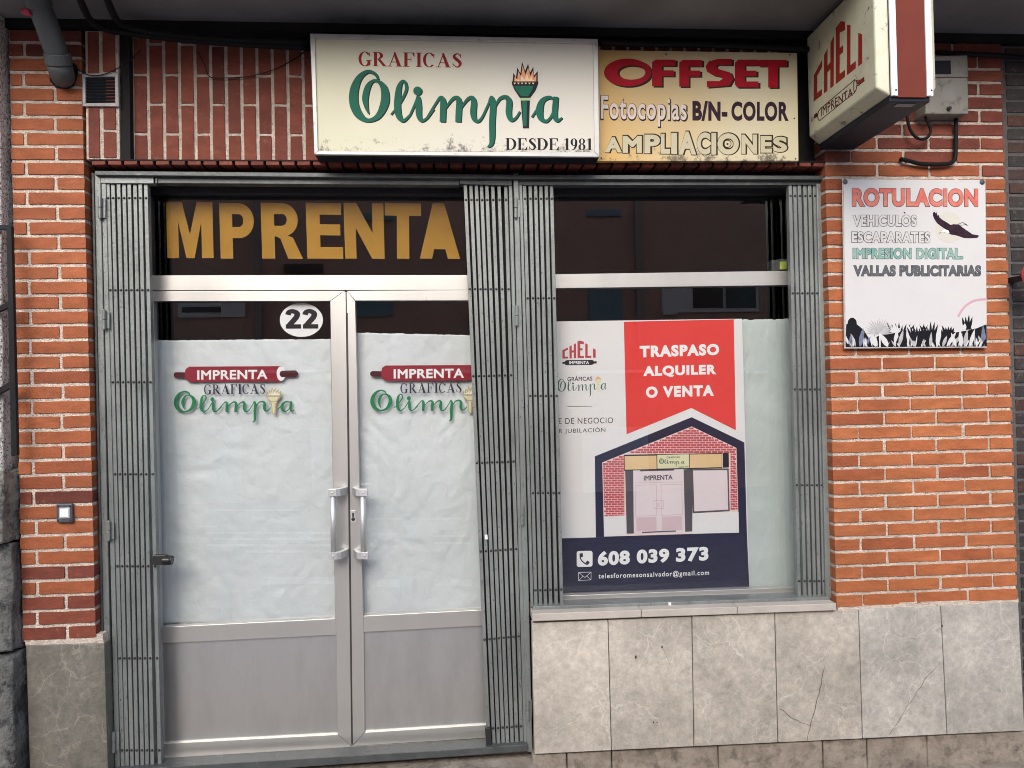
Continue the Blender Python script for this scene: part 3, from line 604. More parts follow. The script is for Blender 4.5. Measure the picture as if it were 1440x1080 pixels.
# sill
a = MB(); cuts = [(748, 863.2, 874), (902, 857.8, 868.3), (1037, 853.2, 863.6), (1176.5, 848.5, 858.5)]
for (x0, t0, b0), (x1, t1, b1) in zip(cuts, cuts[1:]): a.slab([(x0 + .5, t0), (x1 - .3, t1), (x1 - .3, b1), (x0 + .5, b0)], -.030, .2)
a.build('window_sill', M['sill'], B, bevel=.003)
# rough skirting stones
jx = [748, 797, 860, 1010, 1157, 1219, 1304, 1445]
for i in range(7):
    a = MB(); t0 = 1061.5 - (jx[i] - 750) * .0475; t1 = 1061.5 - (jx[i + 1] - 750) * .0475
    a.slab([(jx[i] + .8, t0), (jx[i + 1] - .8, t1), (jx[i + 1] + 2, t1 + 64), (jx[i] + 2, t0 + 64)], .004 + .004 * (i % 3), .2); a.build('skirting_stone', M['base_stone'], B, bevel=.006)
# threshold and step
a = MB(); a.box(.0, 1.90, .11, .34, -.66, -.597); a.build('door_threshold', M['sill'], B, bevel=.004)
a = MB(); a.box(.0, 1.905, -.055, .115, -.74, -.640); a.build('door_step', M['base_stone'], B, bevel=.008)
a = MB(); a.box(-.6, 6, -.9, .0, -.80, -.752); a.build('kerb_slab', M['base_stone'], B, bevel=.008)

# ------------------------------------------------------------------ fixed steel frame of the folding gates
GF = thing('gate_frame', (1.66, .06, -.6), 'grey steel frame and tracks around the folding gates', 'gate frame')
a = MB(); a.slab([(133, 240), (722, 245.5), (1163, 247), (1163, 252.5), (722, 251.5), (133, 246)], .03, .07); a.build('top_angle', M['gate_dark'], GF, bevel=.002)
a = MB(); a.slab([(141, 245.5), (216, 246), (216, 258), (141, 257.5)], .052, .05); a.build('rail_cover', M['gate'], GF, bevel=.002)
a = MB(); a.slab([(218, 246.5), (221, 246.5), (221, 258), (218, 258)], .050, .05); a.slab([(221.2, 247), (646, 250.5), (646, 260.5), (221.2, 257.5)], .056, .05); a.build('top_rail', M['gate_dark'], GF, bevel=.002)
a = MB(); a.slab([(646.5, 247), (720, 248.5), (720, 261), (646.5, 258.8)], .050, .05); a.slab([(730, 248.5), (1158, 252), (1158, 260), (730, 260.5)], .054, .05); a.build('top_rail', M['gate_dark'], GF, bevel=.002)
for q in ([(132.5, 243), (141, 243), (158, 1082), (149.5, 1082)], [(721.8, 243.5), (729, 243.5), (749, 1058), (741, 1058)], [(1148.5, 258), (1156.5, 258), (1170, 842), (1161.5, 842)]):
    a = MB(); a.slab(q, .050, .06); a.build('post', M['gate'], GF, bevel=.003)
a = MB(); a.slab([(128.5, 243), (131.5, 243), (149, 1082), (146, 1082)], .045, .05); a.build('wall_angle', M['gate_dark'], GF, bevel=.001)
a = MB(); a.slab([(749, 853.2), (1166, 839.3), (1170, 848.8), (749, 863)], .030, .10); a.build('bottom_track', M['gate'], GF, bevel=.002)
a = MB(); a.slab([(160, 1083), (640, 1054), (742, 1047), (742, 1056.5), (640, 1064), (160, 1097)], .030, .09); a.build('bottom_track', M['gate_dark'], GF, bevel=.002)
a = MB(); a.slab([(682, 1024), (690, 1023.5), (692, 1055), (684, 1056)], .046, .03); a.build('track_stop', M['rivet'], GF, bevel=.002)

# ------------------------------------------------------------------ folding gates
def hinge(root, px, py0, py1):
    a = MB(); p0, p1 = at(px, py0, .040), at(px, py1, .040); m = (p0 + p1) / 2; e = (p1 - p0).normalized() * .0015
    a.tube([p0, m - e], .0085, 10); a.tube([m + e, p1], .0085, 10); a.tube([p0 + Vector((0, 0, .004)), p1 - Vector((0, 0, .004))], .0045, 8)
    a.bar(p0 + Vector((.010, .008, -.004)), p1 + Vector((.010, .008, .004)), .02, .004); a.build('hinge', M['gate'], root, smooth=False, bevel=.001)
def folding_gate(label, xa, ya, xb, yb, top, bot, rows, stile, hinges, wid=.0158):
    xm = (xa[0] + xa[-1]) / 2
    root = thing('folding_gate', at((xb[0] + xb[-1]) / 2, bot(xb[0]), YG), label, 'folding gate', 'folded steel lattice gates')
    for k, (x0, x1) in enumerate(zip(xa, xb)):
        f = lambda y: x0 + (x1 - x0) * (y - ya) / (yb - ya)
        yt, yl = top(f(258)), bot(f(yb)); yy = YG + (.004 if k % 2 else 0) + random.uniform(0, .002)
        a = MB(); p, q = at(f(yt), yt, yy), at(f(yl), yl, yy)
        # shallow U channel: face plus two returns
        a.bar(p, q, wid, .0025); t = (q - p).normalized(); r = t.cross(Vector((0, 1, 0))).normalized()
        for sgn in (-1, 1): a.bar(p + r * sgn * (wid / 2 - .001) + Vector((0, .0026, 0)), q + r * sgn * (wid / 2 - .001) + Vector((0, .0026, 0)), .002, .030)
        s = a.build('slat', M['gate'], root, bevel=.0009)
        for y in rows(k): d = MB(); d.dome(at(f(y), y, yy - .0002), (0, -1, 0), .0060, .005); d.build('rivet', M['rivet'], s, smooth=True)
    (sx0, sx1), w = stile
    yt, yl = top(sx0), bot(sx1); a = MB(); a.bar(at(sx0, yt, YG - .004), at(sx1, yl, YG - .004), w, .03); a.build('stile', M['gate'], root, bevel=.0015)
    # lattice bars behind the slats, folded almost upright; black puts shade into the gaps
    n = len(xa)
    for k in range(n - 1):
        a = MB()
        fa = lambda y: xa[k] + (xb[k] - xa[k]) * (y - ya) / (yb - ya) + 3.6
        yt, yl = top(fa(258)), bot(fa(yb)); a.bar(at(fa(yt + 14), yt + 14, .092), at(fa(yl - 6), yl - 6, .092), .013, .004)
        a.build('lattice_bar', M['black'], root)
    for h in hinges: hinge(root, *h)
    return root
def R7(y0, y1, n): return [y0 + (y1 - y0) * i / (n - 1) for i in range(n)]
g1 = folding_gate('folded grey gate beside the left brick pier and doorbell, with a black lock', [151.9, 159, 166.9, 174.6, 181.9, 190, 197.4, 205.3], 278.5, [171.9, 178.2, 185, 192.2, 199.6, 206.4, 213.7, 224], 1055,
    lambda x: 258, lambda x: 1081 - (x - 160) * .04, lambda k: R7(278.5, 1055, 7), ((145.6, 165.2), .019), [(140.4, 277, 307), (146, 436, 463), (152.5, 733, 760), (159.5, 1030, 1058)])
g2 = folding_gate('folded grey gate leaning at the right edge of the glass door', [655.2, 663, 670.6, 677.8, 685.3, 693.6, 702.4, 711.6], 280.5, [686.5, 693.7, 700.3, 706.8, 713, 719.6, 726.2, 733], 1023.5,
    lambda x: 260, lambda x: 1051 - (x - 690) * .07, lambda k: [281, 406.5, 529 - k * .2, 651 - k * .3, 775.5 - k * .5, 899.5 - k * .7, 1024.5 - k * .5], ((717.8, 739.2), .016), [])
g3 = folding_gate('folded grey gate at the left edge of the display window beside the for-sale poster', [738.1, 746, 753.6, 761, 768.7, 776], 279.4, [753.1, 759.8, 766.8, 774, 781.8, 789.5], 830,
    lambda x: 259.5, lambda x: 853.6 - (x - 753) * .033, lambda k: [279.4, 419.3, 556.5, 693, 830 - k * .2], ((732.2, 748.2), .014), [(725.4, 279, 306), (726.6, 430, 458), (734.6, 711, 738), (742, 985, 1012)])
g4 = folding_gate('folded grey gate beside the right brick pier, at the window end with grey paper', [1111.8, 1118.2, 1124.8, 1132.4, 1139.2, 1146.2], 275.4, [1123.7, 1131.7, 1138.6, 1145.4, 1152, 1158.7], 817,
    lambda x: 258.5, lambda x: 840.8 - (x - 1123) * .03, lambda k: [275.4, 412.4, 547.5, 682, 817], ((1146.9 + 4.2, 1163.4), .012), [])
a = MB(); a.slab([(214, 781), (233, 781), (233, 794.5), (214, 794.5)], .038, .03); p = at(234, 787.7, .05)
a.tube([at(231, 787.7, .050), at(243, 787.7, .050)], [.022, .020], 16); a.tube([at(228, 787.7, .034), at(239, 787.7, .034)], .012, 12); a.build('lock', M['rivet'], g1, bevel=.003)
a = MB(); a.slab([(681.5, 752), (685.5, 752), (686, 758.5), (682, 758.5)], .053, .002); tag(a.build('paper_tag', M['white']), 'tiny white paper scrap stuck on the gate beside the door', 'paper scrap')
a = MB(); a.slab([(940, 847), (943.6, 847), (944, 856.5), (940.4, 856.5)], .027, .003); tag(a.build('paper_tag', M['white']), 'tiny white plastic stub on the track below the window', 'paper scrap')

# ------------------------------------------------------------------ transom window over the doors
def pane(name, quad, parent, Y=YGL): a = MB(); a.slab(quad, Y, .005); return a.build(name, M['glass'], parent)
T = thing('transom_window', (.92, YD, 1.53), 'dark window over the doors with big gold letters', 'window')
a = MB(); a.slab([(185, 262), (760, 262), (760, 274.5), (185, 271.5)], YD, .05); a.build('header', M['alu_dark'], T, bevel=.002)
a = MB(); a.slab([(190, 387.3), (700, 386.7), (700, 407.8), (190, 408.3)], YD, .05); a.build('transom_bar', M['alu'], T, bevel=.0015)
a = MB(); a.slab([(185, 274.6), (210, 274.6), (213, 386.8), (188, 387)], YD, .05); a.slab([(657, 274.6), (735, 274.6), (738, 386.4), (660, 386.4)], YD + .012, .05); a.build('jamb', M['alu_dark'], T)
pane('pane', [(188, 272), (740, 274), (740, 388.5), (188, 389)], T)
ar = Art(PL(YGL + .0075))
for ch, (x0, x1, t0, b0, t1, b1) in {'I': (199, 216, 283, 362.5, 283.5, 362.5), 'M': (233.5, 300.5, 283.5, 363, 284, 363)}.items(): typeset(ar, ch, [(x0, t0), (x1 - 2, t1), (x1, b1), (x0 + 2, b0)], HEAVY)
for ch, x0, x1 in (('P', 309, 358.3), ('R', 367.3, 426), ('E', 430.8, 482.8), ('N', 484, 541), ('T', 540.5, 591.5), ('A', 589, 647)):
    xx = {'T': (541, 592, 541.5, 592.5)}.get(ch, (x0 - 1, x1 - 2, x0 + 1.5, x1))
    typeset(ar, ch, [(xx[0], 285), (xx[1], 286), (xx[3], 364), (xx[2], 363.6)], HEAVY)
ar.build('lettering', M['gold'], T)

# ------------------------------------------------------------------ the two door leaves
def door(label, loc): return thing('shop_door', loc, label, 'door', 'aluminium shop doors')
D1 = door('left aluminium door leaf with the number 22 sticker', (.62, YD, -.59))
D2 = door('right aluminium door leaf with a keyhole plate beside its handle', (1.35, YD, -.59))
def members(root, name, quads, m=M['alu'], Y=YD, d=.04):
    for q in quads: a = MB(); a.slab(q, Y, d); a.build(name, m, root, bevel=.0014)
members(D1, 'rail', [[(190, 409.2), (484, 409), (464.2, 423.3), (190, 423.6)]])
members(D1, 'stile', [[(484.2, 409.2), (486.2, 411), (494.2, 1049.5), (475, 1032.5), (473, 893), (471.5, 869), (468.5, 690), (464.4, 423.6)]])
members(D1, 'stile', [[(188, 409.4), (215.5, 409.4), (229.5, 1046), (230, 1066), (204, 1068)]], Y=YD + .001)
members(D1, 'rail', [[(220, 882.3), (471.6, 869.8), (473, 892.8), (221, 905.2)], [(229.5, 1045.8), (474.8, 1033), (493.8, 1049.8), (230, 1064.5)]])
members(D1, 'kick_panel', [[(220, 904), (474, 891), (476, 1036), (222, 1049)]], M['alu_panel'], YD + .012, .012)
pane('glass_pane', [(195, 422), (467, 422), (474, 872), (205, 886)], D1)
a = MB(); a.slab([(213, 883.2), (472, 869.3), (472.05, 871.2), (213, 885.2)], YD + .018, .01); a.build('gasket', M['rubber'], D1)
members(D2, 'rail', [[(488, 409), (700, 407.8), (700, 422.5), (499.8, 422.8)]])
members(D2, 'stile', [[(487.2, 411), (488.2, 409.4), (499.4, 423.2), (505.6, 690), (510.6, 866), (511.6, 889), (513, 1029.5), (495.8, 1048.6)]])
members(D2, 'stile', [[(668, 408), (706, 408), (722, 1036), (684, 1039)]], Y=YD + .001)
members(D2, 'rail', [[(510.8, 866.2), (700, 856.5), (700, 878.8), (511.7, 889)], [(513.2, 1030), (700, 1018.3), (702, 1036.5), (496.2, 1049.2)]])
members(D2, 'kick_panel', [[(511, 887), (702, 876), (704, 1020), (512, 1032)]], M['alu_panel'], YD + .012, .012)
pane('glass_pane', [(497, 421.5), (700, 421.5), (700, 858.5), (508, 868.5)], D2)
a = MB(); a.slab([(510, 866), (700, 856.3), (700, 858), (510, 868)], YD + .018, .01); a.build('gasket', M['rubber'], D2)
a = MB(); a.slab([(487.3, 440), (489.2, 440), (496.2, 1046), (494.3, 1046)], YD - .001, .004); a.build('gap_strip', M['alu_dark'], D2)
for root, ln in ((D1, [(464.6, 424), (469, 690), (472, 868.5)]), (D2, [(499.2, 424), (505.2, 690), (510.3, 865)])):
    a = MB()
    for (x0, y0), (x1, y1) in zip(ln, ln[1:]): a.slab([(x0 - .6, y0), (x0 + .6, y0), (x1 + .6, y1), (x1 - .6, y1)], YD + .022, .004)
    a.build('gasket', M['rubber'], root)
for root, q in ((D1, [(200, 422.9), (464.2, 422.7)]), (D2, [(499.8, 422.2), (690, 421.9)])):
    a = MB(); a.slab([(q[0][0], q[0][1]), q[1], (q[1][0], q[1][1] + 1.3), (q[0][0], q[0][1] + 1.3)], YD + .022, .004); a.build('gasket', M['rubber'], root)
# pull handles
def pull(root, xb, xt, ybr, side):
    a = MB(); a.tube([at(xt, 690, .108), at(xt + 1.2, 785, .108)], .0125, 16); h = a.build('pull_handle', M['chrome'], root, smooth=True)
    for y0, y1, dx in ((688.3, 698.4, 0), (777.6, 787.5, 1.4)):
        a = MB(); c0, c1 = (xb[0] + dx, xb[1] + dx)
        P = [at(c0, y0, .090), at(c1, y0, .090)]; hgt = (at(c0, y0, .09).z - at(c0, y1, .09).z)
        x0, x1 = P[0].x, P[1].x; z1 = P[0].z; z0 = z1 - hgt
        # bracket bent back to the stile: front pad, sloping arm, foot
        if side < 0: prof = [(x0, .092), (x0 + .034, .092), (x0 + .052, .10), (x1, .168), (x1 - .022, .168), (x0 + .034, .124), (x0, .124)]
        else: prof = [(x1, .092), (x1 - .034, .092), (x1 - .052, .10), (x0, .168), (x0 + .022, .168), (x1 - .034, .124), (x1, .124)]
        a.prism([(px, py, z1) for px, py in prof], Vector((0, 0, -hgt))); a.dome(((x0 + .017 if side < 0 else x1 - .017), .0918, (z0 + z1) / 2), (0, -1, 0), .0055, .003)
        a.build('bracket', M['chrome'], h, bevel=.0012)
pull(D1, (461.6, 485.4), 468, None, -1)
pull(D2, (492, 516.2), 510, None, 1)
a = MB(); a.slab([(492.6, 718), (500, 717.6), (500.6, 735.2), (493.2, 735.6)], YD - .004, .004); pl = a.build('keyhole_plate', M['chrome'], D2, bevel=.001)
a = MB(); a.dome(at(496.7, 730, YD - .0042), (0, -1, 0), .009, .004, 12); a.tube([at(496.5, 721, YD - .005), at(496.6, 727, YD - .005)], .004, 8); a.build('lock_cylinder', M['rivet'], pl)
# number sticker
ar = Art(PL(YGL + .0075)); ar.ell(423.8, 450, 30.3, 23.8, 0, 48); nb = ar.build('number_sticker', M['white'], D1)
ar = Art(PL(YGL + .0075), .0014); typeset(ar, '22', [(400.8, 434.6), (446.8, 434.4), (447.6, 462), (401.4, 462.2)], HEAVY, .06); ar.build('digits', M['ink'], nb)
# rolling pin and script logo on each leaf
def door_logo(root, dx, dy):
    q = lambda x, y: (x + dx, y + dy)
    ar = Art(PL(YGL + .0075))
    ar.poly([q(247, 523.4), q(262, 523.6), q(262, 531.4), q(247, 531.2), q(244.4, 529), q(244.4, 525.4)], 1)
    body = [(266, 515.6), (396, 514.8), (400, 518), (402, 525.5), (400, 533), (396, 536.3), (266, 537), (261, 533), (259.6, 526), (261, 519)]
    ar.poly([q(*p) for p in body], 0)
    pin = ar.build('rolling_pin', [M['maroon'], M['maroon_dark']], root)
    ar = Art(PL(YGL + .0075), .0014); x, y = q(395.5, 525.4); ar.ell(x, y, 6.4, 10.2, 0); ar.build('pin_end', M['white'], pin)
    ar = Art(PL(YGL + .0075), .0024); ar.poly([q(396, 521.4), q(416, 520.8), q(419.3, 524), q(419.3, 527.2), q(416, 530), q(396, 530.2), q(393.6, 527.6), q(393.6, 523.6)]); ar.build('pin_handle', M['maroon_dark'], pin)
    ar = Art(PL(YGL + .0075), .0014); ar.text('IMPRENTA', [q(277.4, 520.8), q(376.4, 519.8), q(376.4, 533), q(277.4, 534)], .028, 1.06); ar.build('pin_lettering', M['white'], pin)
    ar = Art(PL(YGL + .0075)); typeset(ar, 'GRAFICAS', [q(286.6, 540.6), q(373.3, 539.8), q(373.3, 553.6), q(286.6, 554.6)], THIN, .06); lg = ar.build('logo_lettering', M['navy_ink'], root)
    f = lambda x, y: q(244.4 + (x - 235) * .1742, 579.8 + (y - 495) * .126 - (x - 235) * .001)
    ar = Art(PL(YGL + .0075)); script_word(ar, f, .142); ar.build('script_lettering', M['green'], root)
    ar = Art(PL(YGL + .0075), .0012); torch(ar, f, (2, 2, 1, 2, 3)); ar.build('torch', [M['green'], M['torch_gold'], M['p_cream'], M['white']], root)
THIN = {}
def squeeze(letter):                      # lighter cut of the serif letters
    w, parts = SERIF[letter]; out = []
    for kind, d in parts:
        if kind == 'r': cx, cy, ro, ri, a0, a1 = d; out.append((kind, (cx, cy, ro, (ro[0] - (ro[0] - ri[0]) * .8, ri[1]), a0, a1)))
        elif kind == 'b': out.append((kind, [(x, y, max(.04, w2 * .8)) for x, y, w2 in d]))
        elif d == R(.1, 0, .31, 1) or d == R(.1, .0, .31, 1): out.append((kind, R(.12, 0, .285, 1)))
        else: out.append((kind, d))
    return (w, out)
for ch in 'GRAFICAS': THIN[ch] = squeeze(ch)
door_logo(D1, 0, 0); door_logo(D2, 276.2, -1.6)

# ------------------------------------------------------------------ display window
DW = thing('display_window', (2.6, YD, .03), 'wide display window in an aluminium frame beside the doors', 'window')
def dmem(name, q, m, Y=YD, d=.05): a = MB(); a.slab(q, Y, d); return a.build(name, m, DW, bevel=.0014)
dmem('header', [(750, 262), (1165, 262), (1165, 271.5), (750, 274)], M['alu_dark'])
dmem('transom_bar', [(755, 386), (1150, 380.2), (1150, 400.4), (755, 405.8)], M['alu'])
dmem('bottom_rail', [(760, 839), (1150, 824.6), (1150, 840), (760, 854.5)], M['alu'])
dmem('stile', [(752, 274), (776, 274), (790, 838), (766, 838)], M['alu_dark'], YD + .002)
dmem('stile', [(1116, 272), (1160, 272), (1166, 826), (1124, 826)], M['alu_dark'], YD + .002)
pane('pane', [(752, 272), (1160, 270), (1160, 383), (752, 389)], DW)
pane('pane', [(752, 403), (1160, 398), (1160, 828), (760, 842)], DW)
# small lamp at the window end
a = MB(); a.slab([(1085, 366), (1107, 364), (1107, 380), (1085, 381)], .24, .05); lp = a.build('bracket_block', M['gate_dark']); 
tag(lp, 'small grey and yellow green object behind the window beside the right gate', 'lamp'); lp.name = 'window_lamp'
a = MB(); a.slab([(1097, 368), (1106.5, 367), (1106.5, 378.5), (1097, 379.5)], .235, .02); a.build('lens', M['lamp_green'], lp, bevel=.003)

# ------------------------------------------------------------------ paper behind the glass
def sheet(name, quad, label, m, Y=YPAP, amp=.003, nx=90, nz=130, ragged=1.2, seed=0, group=None):
    a = MB(); vs = []
    TL, TR, BR, BL = quad
    for j in range(nz + 1):
        v = j / nz
        for i in range(nx + 1):
            u = i / nx
            px = (TL[0] * (1 - u) + TR[0] * u) * (1 - v) + (BL[0] * (1 - u) + BR[0] * u) * v; py = (TL[1] * (1 - u) + TR[1] * u) * (1 - v) + (BL[1] * (1 - u) + BR[1] * u) * v
            e = ragged * (noise.noise(Vector((u * 14, seed, 0))) + .5 * noise.noise(Vector((u * 45, seed, 3)))) if j in (0, nz) else 0
            P = at(px, py + e, Y)
            w = noise.noise(Vector((P.x * 3, P.z * 3, seed + 2))); d = noise.noise(Vector((P.x * 4 + seed, P.z * 2.4, seed))) - .9 * abs(noise.noise(Vector((P.x * 6 + P.z * 2 + w, P.z * 4 + w, seed + 5)))) - .5 * abs(noise.noise(Vector((P.x * 15 - P.z * 7, P.z * 13 + w, seed + 9)))) - .2 * abs(noise.noise(Vector((P.x * 34, P.z * 30, seed + 9))))
            vs.append(P + Vector((0, amp * (1.5 + d), 0)))
    n = nx + 1
    fs = [(j * n + i, (j + 1) * n + i, (j + 1) * n + i + 1, j * n + i + 1) for j in range(nz) for i in range(nx)]
    a.add(vs, fs); o = a.build(name, m, None, smooth=True); sol = o.modifiers.new('thickness', 'SOLIDIFY'); sol.thickness = .0005; sol.offset = 1
    return tag(o, label, 'paper', group)
sheet('paper_sheet', [(192, 478.5), (467, 476.5), (473, 872), (205, 879)], 'large white paper sheet covering the glass of the left door', M['paper'], seed=1, amp=.009)
sheet('paper_sheet', [(496, 467.5), (700, 472), (700, 857), (509, 865)], 'white paper sheet covering the glass of the right door', M['paper'], seed=4, amp=.009)
sheet('paper_sheet', [(1020, 450), (1135, 448), (1140, 830), (1020, 834)], 'grey blue paper hanging behind the poster at the window end', M['paper_grey'], Y=.226, seed=8, amp=.006)
# ------------------------------------------------------------------ the for-sale poster
YP = .2125
def zp(x, y): return (760 + x / 3.376, 560 + y / 3.376)        # from an enlarged view of the poster
def zq(x, y): return (760 + x / 3.4286, 430 + y / 3.4286)
PO = thing('sale_poster', at(920, 830, YP), 'for-sale poster with red banner, brick house drawing and phone number in the window', 'poster')
a = MB(); a.slab([(748, 452.5), (1043.5, 448.2), (1054, 827.5), (757, 838.5)], YP, .0008); a.build('sheet', M['poster'], PO)
A0 = PL(YP)
ar = Art(A0); ar.poly([zq(402, 77), zq(932, 65), zq(942, 600), zq(727, 493), zq(415, 620)]); bn = ar.build('banner', M['red'], PO)
ar = Art(A0, .0012)
ar.text('TRASPASO', [zq(478, 193), zq(861, 183), zq(861.5, 238), zq(479, 250)], .055, 1.16)
ar.text('ALQUILER', [zq(495, 291), zq(848, 283), zq(848, 338), zq(495, 348)], .055, 1.16)
ar.text('O VENTA', [zq(508, 390), zq(836, 381), zq(836, 435), zq(509, 445)], .055, 1.2); ar.build('banner_lettering', M['white'], bn)
ar = Art(A0)
s = ar.sub([zq(105, 170), zq(268, 166), zq(268, 250), zq(106, 255)])
for p in CHELI: s.poly(p)
ar.build('maker_logo', mat('printed crimson', (.42, .03, .045), .45), PO)
ar = Art(A0); ar.poly([zq(x, y) for x, y in [(118, 266), (128, 262), (248, 261), (256, 264), (256, 282), (248, 285), (128, 287), (118, 284)]]); ar.poly([zq(106, 270), zq(119, 270), zq(119, 280), zq(106, 280)]); ar.poly([zq(255, 268), zq(271, 267), zq(271, 278), zq(255, 279)]); pin = ar.build('printed_pin', M['ink'], PO)
ar = Art(A0, .0012); ar.text('IMPRENTA', [zq(138, 267), zq(234, 266), zq(234, 281), zq(138, 282)], .03, 1.05); ar.build('pin_lettering', M['white'], pin)
ar = Art(A0); ar.text('GRÁFICAS', [zq(130, 339), zq(250, 336), zq(250, 361), zq(130, 364)], .02, 1.05)
ar.poly([zq(130, 485), zq(250, 483), zq(250, 485), zq(130, 487)])
ar.text('CESE DE NEGOCIO', [zq(22, 543), zq(350, 538), zq(350, 566), zq(22, 572)], 0, 1.12); ar.text('POR JUBILACIÓN', [zq(42, 590), zq(313, 583), zq(313, 614), zq(42, 622)], 0, 1.12)
ar.build('small_lettering', M['shadow_ink'], PO)
f = lambda x, y: zq(80 + (x - 235) * .2455, 415 + (y - 495) * .262 - (x - 235) * .012)
ar = Art(A0); script_word(ar, f, .068, grow=-4); ar.build('script_lettering', M['green_dark'], PO)
ar = Art(A0, .001); torch(ar, f, (0, 1, 0, 2, 3)); ar.build('printed_torch', [M['p_cream'], M['p_tan'], M['flame'], M['flame_pale']], PO)
# the house drawing
ar = Art(A0); ar.poly([zp(263, 660), zp(258, 276), zp(718, 90), zp(968, 210), zp(980, 642)]); ho = ar.build('house_outline', M['navy'], PO)
ar = Art(A0, .0010); inner = [(302, 657), (293, 305), (718, 134), (930, 236), (942, 637)]; ar.poly([zp(*p) for p in inner]); ar.build('house_wall', M['p_mortar'], ho)
ar = Art(A0, .0014); random.seed(3)
def wall_x(y):   # left and right edge of the gable at height y
    l = 294 + (y - 305) * .026 if y > 305 else 293 + (305 - y) / (305 - 134) * 425
    r = 930 + (y - 236) * .03 if y > 236 else 718 + (y - 134) / (236 - 134) * 212
    return l + 3, r - 3
row = 0; y = 140
while y < 556:
    l, r = wall_x(y); l2, r2 = wall_x(y + 9); l, r = max(l, l2) if y < 305 else l, min(r, r2) if y < 236 else r
    x = 280 - (row % 2) * 14
    while x < 950:
        x0, x1 = max(x + 1.3, l), min(x + 26.5, r)
        if x1 - x0 > 4:
            k = (x0 - 400) * -.012
            if not (y > 529 and x0 > 500) and not (y > 256 and x1 > 398 and x0 < 902 and not (x0 > 898)): ar.poly([zp(x0, y + k * .2), zp(x1, y + k * .2), zp(x1, y + 8.6 + k * .2), zp(x0, y + 8.6 + k * .2)])
            elif x0 < 398 < x1: ar.poly([zp(x0, y), zp(398, y), zp(398, y + 8.6), zp(x0, y + 8.6)])
            elif x0 < 902 < x1 and y < 530: ar.poly([zp(902, y), zp(x1, y), zp(x1, y + 8.6), zp(902, y + 8.6)])
        x += 28
    y += 11.2; row += 1
ar.build('printed_bricks', M['p_brick'], ho)
ar = Art(A0, .0018)
ar.poly([zp(301, 561), zp(405, 556), zp(408, 653), zp(302, 656)], 0); ar.poly([zp(718, 546), zp(940, 540), zp(942, 638), zp(720, 643)], 0)     # plinth
ar.poly([zp(403, 340), zp(720, 334), zp(718, 634), zp(408, 642)], 0)
ar.poly([zp(402, 342), zp(440, 342), zp(443, 642), zp(409, 643)], 1); ar.poly([zp(678, 338), zp(722, 335), zp(720, 632), zp(687, 634)], 1)
ar.poly([zp(718, 337), zp(893, 333), zp(898, 536), zp(722, 546)], 1)
ar.poly([zp(724, 343), zp(886, 341), zp(891, 529), zp(730, 537)], 2)
ar.poly([zp(441, 346), zp(679, 340), zp(686, 632), zp(444, 640)], 3)
ar.poly([zp(455, 566), zp(550, 563), zp(551, 628), zp(456, 631)], 4); ar.poly([zp(575, 562), zp(672, 559), zp(673, 624), zp(576, 628)], 4)
for q in ([(449, 413), (550, 411), (551, 556), (451, 560)], [(572, 410), (671, 408), (673, 552), (574, 556)], [(538, 486), (583, 485), (584, 523), (539, 524)]): ar.line([zp(*p) for p in q], .55, 5, True)
for x in (554, 560, 566): ar.line([zp(x, 498), zp(x, 514)], .5, 5)
ar.line([zp(446, 402), zp(678, 397)], .5, 5)
ar.poly([zp(482, 634), zp(643, 627), zp(643, 633), zp(482, 640)], 1); ar.poly([zp(473, 342), zp(635, 338), zp(635, 343), zp(473, 347)], 1)
ar.poly([zp(395, 268), zp(862, 260), zp(862, 332), zp(397, 344)], 6)
ar.build('printed_front', [M['poster'], M['p_grey'], M['p_door'], M['p_door'], M['p_pink'], M['p_line'], M['ink']], ho)
ar = Art(A0, .0024); ar.poly([zp(399, 275), zp(550, 272), zp(551, 336), zp(400, 339)], 0); ar.poly([zp(708, 267), zp(860, 264), zp(860, 327), zp(708, 331)], 0); ar.poly([zp(554, 269), zp(704, 266), zp(705, 331), zp(555, 334)], 1)
ar.poly([zp(865, 260), zp(893, 259), zp(894, 328), zp(866, 330)], 2)
bd = ar.build('printed_signs', [M['p_tan'], M['p_cream'], M['ink']], ho)
ar = Art(A0, .0031); script_word(ar, lambda x, y: zp(563 + (x - 235) * .123, 311 + (y - 495) * .11), .034, grow=2); ar.text('GRAFICAS', [zp(598, 277), zp(660, 275), zp(660, 284), zp(598, 286)], .02)
ar.text('DESDE 1981', [zp(655, 324), zp(702, 322), zp(702, 328), zp(655, 330)], .02); ar.build('tiny_lettering', M['green_dark'], bd)
ar = Art(A0, .0026); ar.text('IMPRENTA', [zp(490, 367), zp(627, 362), zp(627, 386), zp(490, 391)], .03, 1.05); ar.build('tiny_lettering', M['p_grey'], ho)
# phone strip
ar = Art(A0, .0006); ar.poly([(757, 758.6), zp(105, 665), zp(980, 640), zp(992, 902), (757, 838)]); nv = ar.build('phone_strip', M['navy'], PO)
ar = Art(A0, .0016)
ar.text('608', [zp(272, 726), zp(424, 720), zp(424, 788), zp(272, 796)], .05, 1.12); ar.text('039', [zp(457, 719), zp(611, 713), zp(611, 779), zp(457, 787)], .05, 1.12); ar.text('373', [zp(643, 711), zp(797, 704), zp(797, 771), zp(643, 779)], .05, 1.12)
ar.text('telesforomesonsalvador@gmail.com', [zp(275, 831), zp(800, 814), zp(800, 846), zp(275, 863)], .012, 1.2)
e = [zp(181, 827), zp(240, 825), zp(240, 862), zp(181, 865)]; ar.line(e, .5, 0, True); ar.line([e[0], zp(211, 851), e[1]], .5); ar.line([e[3], zp(203, 844)], .5); ar.line([e[2], zp(219, 843)], .5)
rr = []
